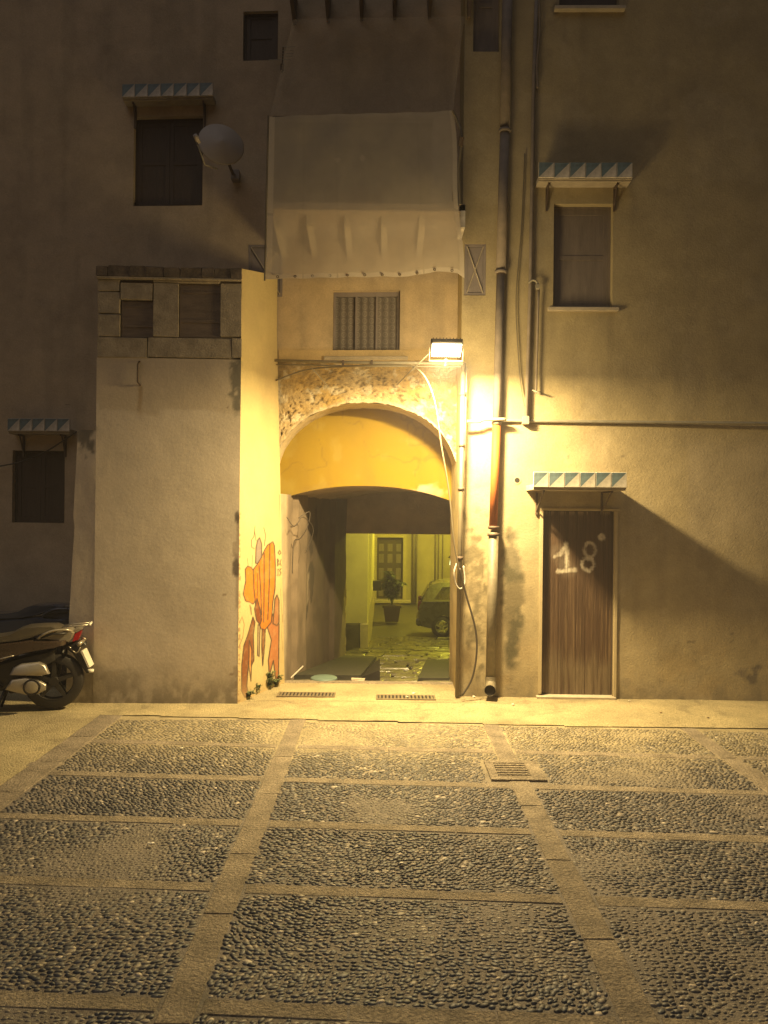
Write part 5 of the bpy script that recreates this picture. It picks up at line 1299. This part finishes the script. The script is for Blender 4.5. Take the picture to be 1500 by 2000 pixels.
# ================================================================== small things on the ground
def weed(px, py, h, n, label):
    p = G(px, py); o = empty('weed', (p.x, p.y, .004), 0, label, 'weed', 'weeds at the foot of the graffiti wall'); s = MB(); l = MB()
    for k in range(n):
        a = random.uniform(0, 6.28); t = Vector((random.uniform(0, .10) * math.cos(a), random.uniform(0, .12) * math.sin(a), h * random.uniform(.5, 1))); b = Vector((random.uniform(-.03, .03), random.uniform(-.03, .03), 0))
        ps = curve_pts([b, (b + t) / 2 + Vector((0, 0, .02)), t], 4); s.tube(ps, .002, 4)
        for q_ in range(2, len(ps)):
            for z_ in range(4):
                aa = random.uniform(0, 6.28); L = random.uniform(.018, .04); dv = Vector((math.cos(aa), math.sin(aa), random.uniform(-.2, .8))).normalized(); sd = dv.cross(Vector((0, 0, 1))).normalized() * L * .35; c = ps[q_]
                l.add([c, c + dv * L * .5 + sd, c + dv * L, c + dv * L * .5 - sd], [(0, 1, 2, 3)])
    s.build('stem', M['leaf_g'], o, False, True); x = l.build('leaves', M['leaf_g'], o, False, True); x['kind'] = 'stuff'
weed(483, 1366, .11, 9, 'low weed nearest the buttress corner'); weed(500, 1357, .14, 11, 'middle weed at the foot of the graffiti'); weed(524, 1347, .22, 18, 'tallest weed at the foot of the graffiti'); weed(538, 1342, .14, 9, 'small weed farthest back, by the arch jamb')
def scrap(px, py, s, m, label, cat, name):
    p = G(px, py); mb = MB(); n = 7; c = Vector((p.x, p.y, .016)); vs = [c + Vector((0, 0, s * .25))]
    for k in range(n):
        a = 2 * math.pi * k / n; r_ = s * random.uniform(.5, 1); vs.append(c + Vector((r_ * math.cos(a), r_ * math.sin(a) * .8, random.uniform(-.3, .25) * s)))
    vs.append(c - Vector((0, 0, .014)))
    mb.add(vs, [(0, 1 + k, 1 + (k + 1) % n) for k in range(n)] + [(n + 1, 1 + (k + 1) % n, 1 + k) for k in range(n)]); o = mb.build(name, M[m]); tag(o, label, cat)
scrap(295, 1652, .025, 'paper', 'small white crumpled paper scrap on the left cobbles', 'litter', 'paper_scrap')
scrap(355, 1464, .022, 'paper', 'tiny white scrap in the second row of left cobbles', 'litter', 'paper_scrap')
scrap(808, 1356, .035, 'paper', 'white crumpled paper beside the right grating', 'litter', 'paper_scrap')
scrap(795, 1363, .03, 'paper', 'flat pale scrap lying on the right grating', 'litter', 'paper_scrap')
scrap(1002, 1378, .020, 'paper', 'pale pebble-sized scrap on the pavement near the downpipe', 'litter', 'paper_scrap')
scrap(1229, 1371, .018, 'paper', 'tiny pale scrap on the pavement right of the door', 'litter', 'paper_scrap')
scrap(1290, 1394, .022, 'stonebit', 'brown stone on the pavement right of the door, larger of two', 'stone', 'loose_stone')
scrap(1383, 1404, .018, 'stonebit', 'small brown stone on the pavement far right', 'stone', 'loose_stone')
scrap(926, 1363, .03, 'paper', 'crumpled scrap at the foot of the pipe beside the downpipe mouth', 'litter', 'paper_scrap')
scrap(784, 1690, .018, 'paper', 'tiny white speck of litter in the middle cobbles', 'litter', 'paper_scrap')

# ================================================================== lamps that light the courtyard (their glow is what the photograph shows)
def yard_lamp(x, y, z, e, label):
    o = empty('street_lamp', (x, y, z), 0, label, 'street lamp')
    MB().box(x - .09, x + .09, y - .09, y + .09, z, z + .14, bev=.02).build('housing', M['black'], o)
    MB().box(x - .07, x + .07, y - .07, y + .07, z - .03, z - .001).build('lamp_glass', emis('yard_lamp_glow', YARD_C, 8), o)
    MB().tube([(x, y, z + .07), (3.19, y, z + .4), ], .02, 6).build('arm', M['iron'], o)
    l = bpy.data.lights.new('street_lamp_light', 'POINT'); l.energy = e; l.color = YARD_C; l.shadow_soft_size = .06
    lo = bpy.data.objects.new('street_lamp_light', l); COL.objects.link(lo); lo.parent = o; lo.location = (0, 0, -.12)
yard_lamp(2.3, 24.6, 3.3, 820, 'street lamp on an arm high on the courtyard side wall, hidden by the lintel')
yard_lamp(2.2, 14.2, 3.3, 520, 'street lamp high on the near side of the courtyard, hidden by the arch')
# near-side courtyard wall which carries that lamp
t = MB().box(3.2, 3.5, 13.4, 29, ZR - .3, 6.5).build('side_wall', M['yardwall'], None, col=(.36, .31, .18)); tag(t, 'plain courtyard side wall on the right, behind the parked car', 'wall')

# ================================================================== thin volume added to give the lens glare and veil round the floodlight
hm = bpy.data.materials.new('glare_scatter'); hm.use_nodes = True; hn = hm.node_tree; hn.nodes.clear()
ho = hn.nodes.new('ShaderNodeOutputMaterial'); hv = hn.nodes.new('ShaderNodeVolumePrincipled')
hv.inputs['Density'].default_value = .0046; hv.inputs['Color'].default_value = (.90, .86, .92, 1); hv.inputs['Anisotropy'].default_value = .3
hn.links.new(hv.outputs[0], ho.inputs['Volume'])
hb = MB().box(-16, 16, -14, 30.5, -2.6, 9.6).build('glare_volume', hm); hb['kind'] = 'stuff'
